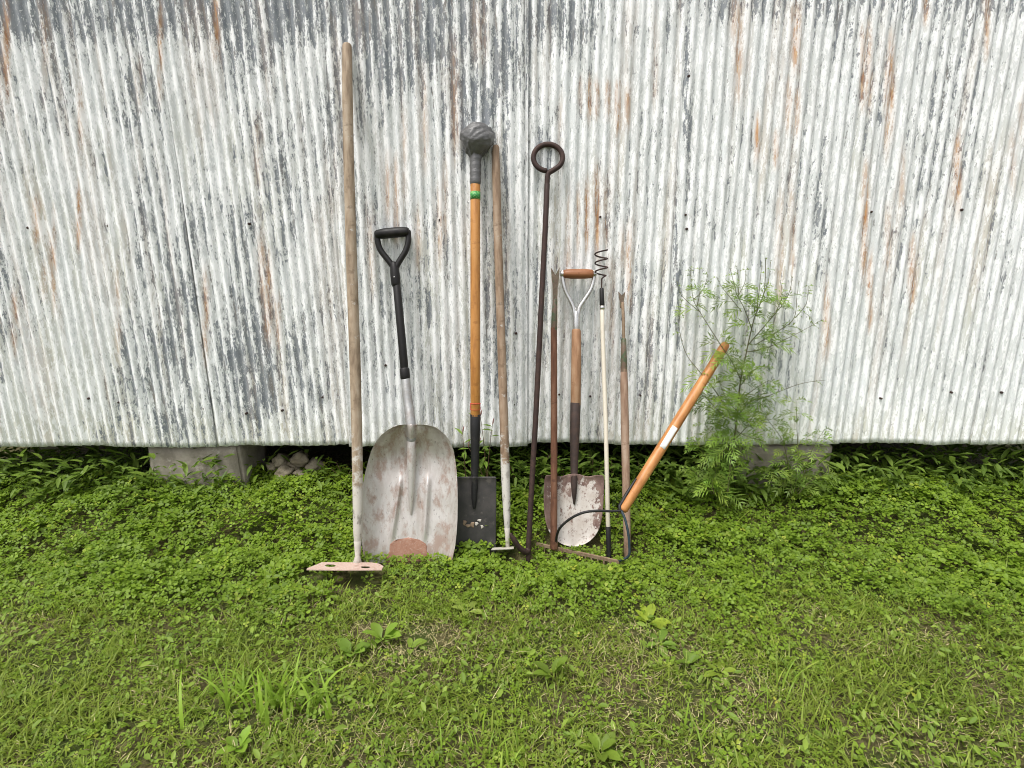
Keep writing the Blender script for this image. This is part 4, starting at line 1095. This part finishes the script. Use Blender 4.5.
n_ = N('dusty_pink_flowers'); n_.set(n_.ramp(n_.noise(n_.coord('Object'), 300, 3), [(.4, (.20, .085, .075)), (.6, (.32, .17, .14))]), .8); M['pinkflower'] = n_.m
smartweed(466, 478, 2.38, 2, 'pink-spiked weed rising left of the black spade socket', 31, .45)
smartweed(487, 478, 2.385, 3, 'pink-spiked weed between the spade and the slim hoe', 32, .43)
smartweed(517, 480, 2.46, 4, 'leafy lance-leaved weed between the slim hoe and the iron rod', 33, .2, False)
smartweed(540, 478, 2.47, 4, 'leafy lance-leaved weed between the iron rod and the brown weeder', 34, .2, False)
smartweed(563, 474, 2.46, 4, 'leafy lance-leaved weed behind the left shoulder of the round shovel', 35, .19, False)
smartweed(592, 476, 2.46, 4, 'leafy lance-leaved weed behind the right shoulder of the round shovel', 36, .2, False)
smartweed(612, 476, 2.46, 4, 'leafy lance-leaved weed between the cream pole and the pale weeder', 37, .19, False)
smartweed(642, 476, 2.47, 3, 'leafy lance-leaved weed right of the pale weeder, under the rake handle', 38, .19, False)
smartweed(345, 478, 2.5, 3, 'dark lance-leaved weed in the shade left of the tall hoe handle', 39, .17, False)

# feathery ragweed at the right
def feather_plant(label, base, lines, seed, leaf=.075, dens=1.0, spikes=True, tint=(.118, .195, .038), stem_r=.0032, fullness=1.0):
    g = np.random.default_rng(seed); t = thing('ragweed', label, 'weed', base, 'feathery ragweed by the right concrete block')
    mb = MB(); Q = []; C = []
    def lobe(b, d, side, ln, wd):
        d = d / np.linalg.norm(d)
        Q.append([b, b + d * ln * .45 + side * wd, b + d * ln + np.array([0, 0, -.08 * ln]), b + d * ln * .45 - side * wd])
    def leafat(p, d, ln):
        """a drooping leaf cut into narrow, well separated lobes"""
        d = d / np.linalg.norm(d); side = np.cross(d, np.array([g.normal(0, .5), -.6, 1.])); side /= np.linalg.norm(side)
        c = np.array(tint) * 1.5 * g.uniform(.55, 1.4) * np.array([1 + .25 * g.random(), 1, .9 + .3 * g.random()])
        n0 = len(Q); npair = 2 if ln < .05 else (3 if ln < .08 else 4); sag = g.uniform(.25, .65)
        spine = lambda u: p + d * ln * u * (1 - .15 * u) + np.array([0, 0, -sag * ln * u * u])
        Wd = .0019 + .012 * ln
        for u0, u1 in ((0, .4), (.4, .75)):
            a_, b_ = spine(u0), spine(u1); Q.append([a_ - side * .0011, a_ + side * .0011, b_ + side * .0011, b_ - side * .0011])
        lobe(spine(.72), spine(1.) - spine(.7), side, ln * .34, Wd)
        for i in range(npair):
            u = .24 + .56 * i / max(1, npair - 1); b_ = spine(u); td = spine(u + .05) - spine(u); td /= np.linalg.norm(td)
            ll = ln * .46 * (1 - .55 * abs(u - .40) / .4) * g.uniform(.75, 1.15)
            for s in (-1, 1):
                dd = td * g.uniform(.75, 1.1) + side * s * .8; lobe(b_, dd, (td * .8 - side * s * .6) * .9, ll, Wd)
        C.extend([c] * (len(Q) - n0))
    for (pts, r0, kind) in lines:
        P3 = catmull(pts, 6); m = len(P3)
        mb.tube(P3, [r0 * (1 - .7 * i / (m - 1)) for i in range(m)], 7)
        acc = 0
        total = sum((P3[i + 1] - P3[i]).length for i in range(m - 1))
        for i in range(1, m):
            seg = (P3[i] - P3[i - 1]); acc += seg.length; u = acc / total
            if g.random() < dens * .9 * seg.length / .016 or (kind == 'leafy' and g.random() < .75):
                d = np.array(seg.normalized()); a = g.random() * 6.283
                o = np.array([math.cos(a), math.sin(a) * .6 - .25, g.uniform(-.25, .35)])
                up_tip = spikes and u > .42 and kind != 'leafy'
                ln = leaf * (g.uniform(.55, 1.1)) * (.42 if up_tip else 1) * (1.25 - .6 * u)
                if up_tip and g.random() < .5: continue
                leafat(np.array(P3[i]), d * .45 + o, ln)
                if fullness > 1 and g.random() < fullness - 1: leafat(np.array(P3[i]), d * .45 - o * np.array([1, .3, -.6]), ln)
            if spikes and u > .72:
                for kf in range(4):       # flower buds along the spike
                    a = g.random() * 6.283; b = np.array(P3[i]) - np.array(seg) * g.random(); d = np.array([math.cos(a), math.sin(a), .5])
                    lobe(b, d, np.array([-math.sin(a), math.cos(a), .3]), .0065, .0022); C.append(np.array([.13, .15, .05]) * g.uniform(.7, 1.2))
    V = np.array(Q); C = np.array(C)
    np_mesh('foliage', V, [(0, 1, 2, 3)], C, M['leaf'], t); mb.build('stem', M['stem'], t)
    return t
Y0 = 2.36
A3 = lambda l, Y=Y0: [at(px, py, Y + dy) for (px, py, *r) in l for dy in [(r[0] if r else 0)]]
b = at(727, 490, 2.32); b.z = float(gz(b.x, b.y))
lines = [
 (A3([(727, 496, -.04), (731, 460, -.03), (736, 425), (740, 385), (745.6, 356), (749, 340), (755, 316), (764, 292), (765.6, 258)]), .0042, 'n'),
 (A3([(741, 380), (732, 362), (720, 344, -.02), (708, 325), (700, 312), (693, 298), (690, 267)]), .0024, 'n'),
 (A3([(697, 306), (700, 290), (699.5, 267)]), .0016, 'n'), (A3([(694, 299), (703, 290), (708, 275)]), .0016, 'n'), (A3([(700, 312), (688, 302), (680, 293), (677, 281)]), .0016, 'n'),
 (A3([(733, 420), (716, 392, -.03), (699, 371, -.04), (688, 357), (682, 342), (679, 322), (682, 298)]), .0022, 'n'),
 (A3([(752, 330), (744, 308), (737, 295), (733, 280), (730, 268)]), .002, 'n'), (A3([(738, 297), (739, 282), (736.5, 266)]), .0016, 'n'), (A3([(738, 296), (745, 282), (745.5, 270)]), .0016, 'n'),
 (A3([(742, 312), (729, 296), (721, 286), (717, 277)]), .0016, 'n'),
 (A3([(759, 306), (768, 282), (771, 260)]), .0018, 'n'), (A3([(757, 310), (760, 282), (762, 262)]), .0018, 'n'),
 (A3([(747, 352), (766, 348), (784, 340), (800, 332), (822, 320)]), .002, 'n'),
 (A3([(738, 415), (750, 402), (768, 396), (800, 384), (826, 380)]), .0022, 'n'),
 (A3([(748, 345), (768, 322), (783, 304), (790, 290), (792, 276)]), .0022, 'n'), (A3([(776, 312), (782, 296), (780, 280)]), .0016, 'n'),
 (A3([(755, 345), (780, 330), (794, 318), (797, 296), (799, 280)]), .002, 'n'), (A3([(795, 318), (806, 304), (809, 286)]), .0016, 'n'),
 (A3([(737, 422), (720, 412, -.04), (706, 398, -.05), (696, 392)]), .002, 'leafy'), (A3([(734, 440), (748, 425, -.03), (758, 405)]), .002, 'leafy'),
 (A3([(740, 400), (756, 388, -.04), (770, 380, -.05)]), .002, 'leafy'), (A3([(744, 366), (732, 356, -.04), (722, 360, -.06)]), .002, 'leafy'), (A3([(735, 430), (746, 436, -.05), (760, 440, -.06)]), .002, 'leafy'), (A3([(734, 436), (724, 450, -.06), (712, 458, -.08)]), .002, 'leafy'),
 (A3([(733, 445), (716, 436, -.04), (704, 424, -.04)]), .002, 'leafy'), (A3([(738, 412), (726, 398, -.05), (718, 378, -.05)]), .002, 'leafy'), (A3([(741, 385), (752, 372, -.03), (760, 366)]), .002, 'leafy'),
]
feather_plant('tall feathery ragweed with thin flower spikes, beside the slanted rake handle', b, lines, 41, .115, 1.0, fullness=1.25)
b = at(712, 492, 2.34); b.z = float(gz(b.x, b.y))
lines = [(A3([(712, 494), (708, 470), (702, 450), (694, 440)], 2.36), .002, 'leafy'), (A3([(714, 494), (716, 468), (718, 448), (722, 432)], 2.36), .002, 'leafy'), (A3([(716, 494), (728, 474), (736, 458), (742, 450)], 2.36), .002, 'leafy'), (A3([(712, 494), (700, 478), (690, 468)], 2.34), .002, 'leafy'), (A3([(714, 494), (712, 482), (716, 474)], 2.28), .002, 'leafy')]
feather_plant('low bright green ferny ragweed at the foot of the tall one', b, lines, 42, .11, 1.6, False, (.135, .225, .04), fullness=1.7)
b = at(792, 492, 2.36); b.z = float(gz(b.x, b.y))
lines = [(A3([(792, 494), (788, 465), (782, 440), (768, 420), (765, 412)], 2.36), .002, 'leafy'), (A3([(794, 494), (798, 460), (797, 430), (796, 400)], 2.36), .002, 'leafy'), (A3([(796, 494), (806, 470), (812, 450), (824, 430)], 2.36), .002, 'leafy'), (A3([(792, 494), (778, 478), (766, 470)], 2.34), .002, 'leafy'), (A3([(798, 494), (812, 480), (826, 474)], 2.34), .002, 'leafy')]
feather_plant('bushy ferny ragweed in front of the right concrete block', b, lines, 43, .12, 1.4, False, (.115, .185, .038), fullness=1.5)

# ------------------------------------------------------------------ light
w = bpy.data.worlds.new('World'); scene.world = w; w.use_nodes = True
nt = w.node_tree; nt.nodes.clear()
out = nt.nodes.new('ShaderNodeOutputWorld'); bg = nt.nodes.new('ShaderNodeBackground'); sky = nt.nodes.new('ShaderNodeTexSky')
sky.sky_type = 'NISHITA'; sky.sun_disc = False
EL, AZ = R(67), R(226)      # high, soft, behind the camera and a little to the left
sky.sun_elevation = EL; sky.sun_rotation = AZ; sky.air_density = 1.0; sky.dust_density = 4.0; sky.ozone_density = 1.0
hs = nt.nodes.new('ShaderNodeHueSaturation'); hs.inputs['Saturation'].default_value = .22
nt.links.new(sky.outputs[0], hs.inputs['Color']); nt.links.new(hs.outputs[0], bg.inputs[0]); nt.links.new(bg.outputs[0], out.inputs[0])
bg.inputs[1].default_value = .15
sd = bpy.data.lights.new('sun', 'SUN'); sd.energy = 1.5; sd.angle = R(16); sd.color = (1, .965, .92)
so = bpy.data.objects.new('sun', sd); COL.objects.link(so)
dirv = Vector((math.sin(AZ) * math.cos(EL), math.cos(AZ) * math.cos(EL), math.sin(EL)))
so.rotation_euler = dirv.to_track_quat('Z', 'Y').to_euler(); so.location = (0, -2, 6)

scene.view_settings.view_transform = 'Standard'; scene.view_settings.look = 'None'
scene.view_settings.exposure = 0.80; scene.view_settings.gamma = 1.0
scene.render.engine = 'CYCLES'
scene.cycles.pixel_filter_type = 'BLACKMAN_HARRIS'; scene.cycles.filter_width = 1.0

for o in allparts:
    if '_o' in o: del o['_o']
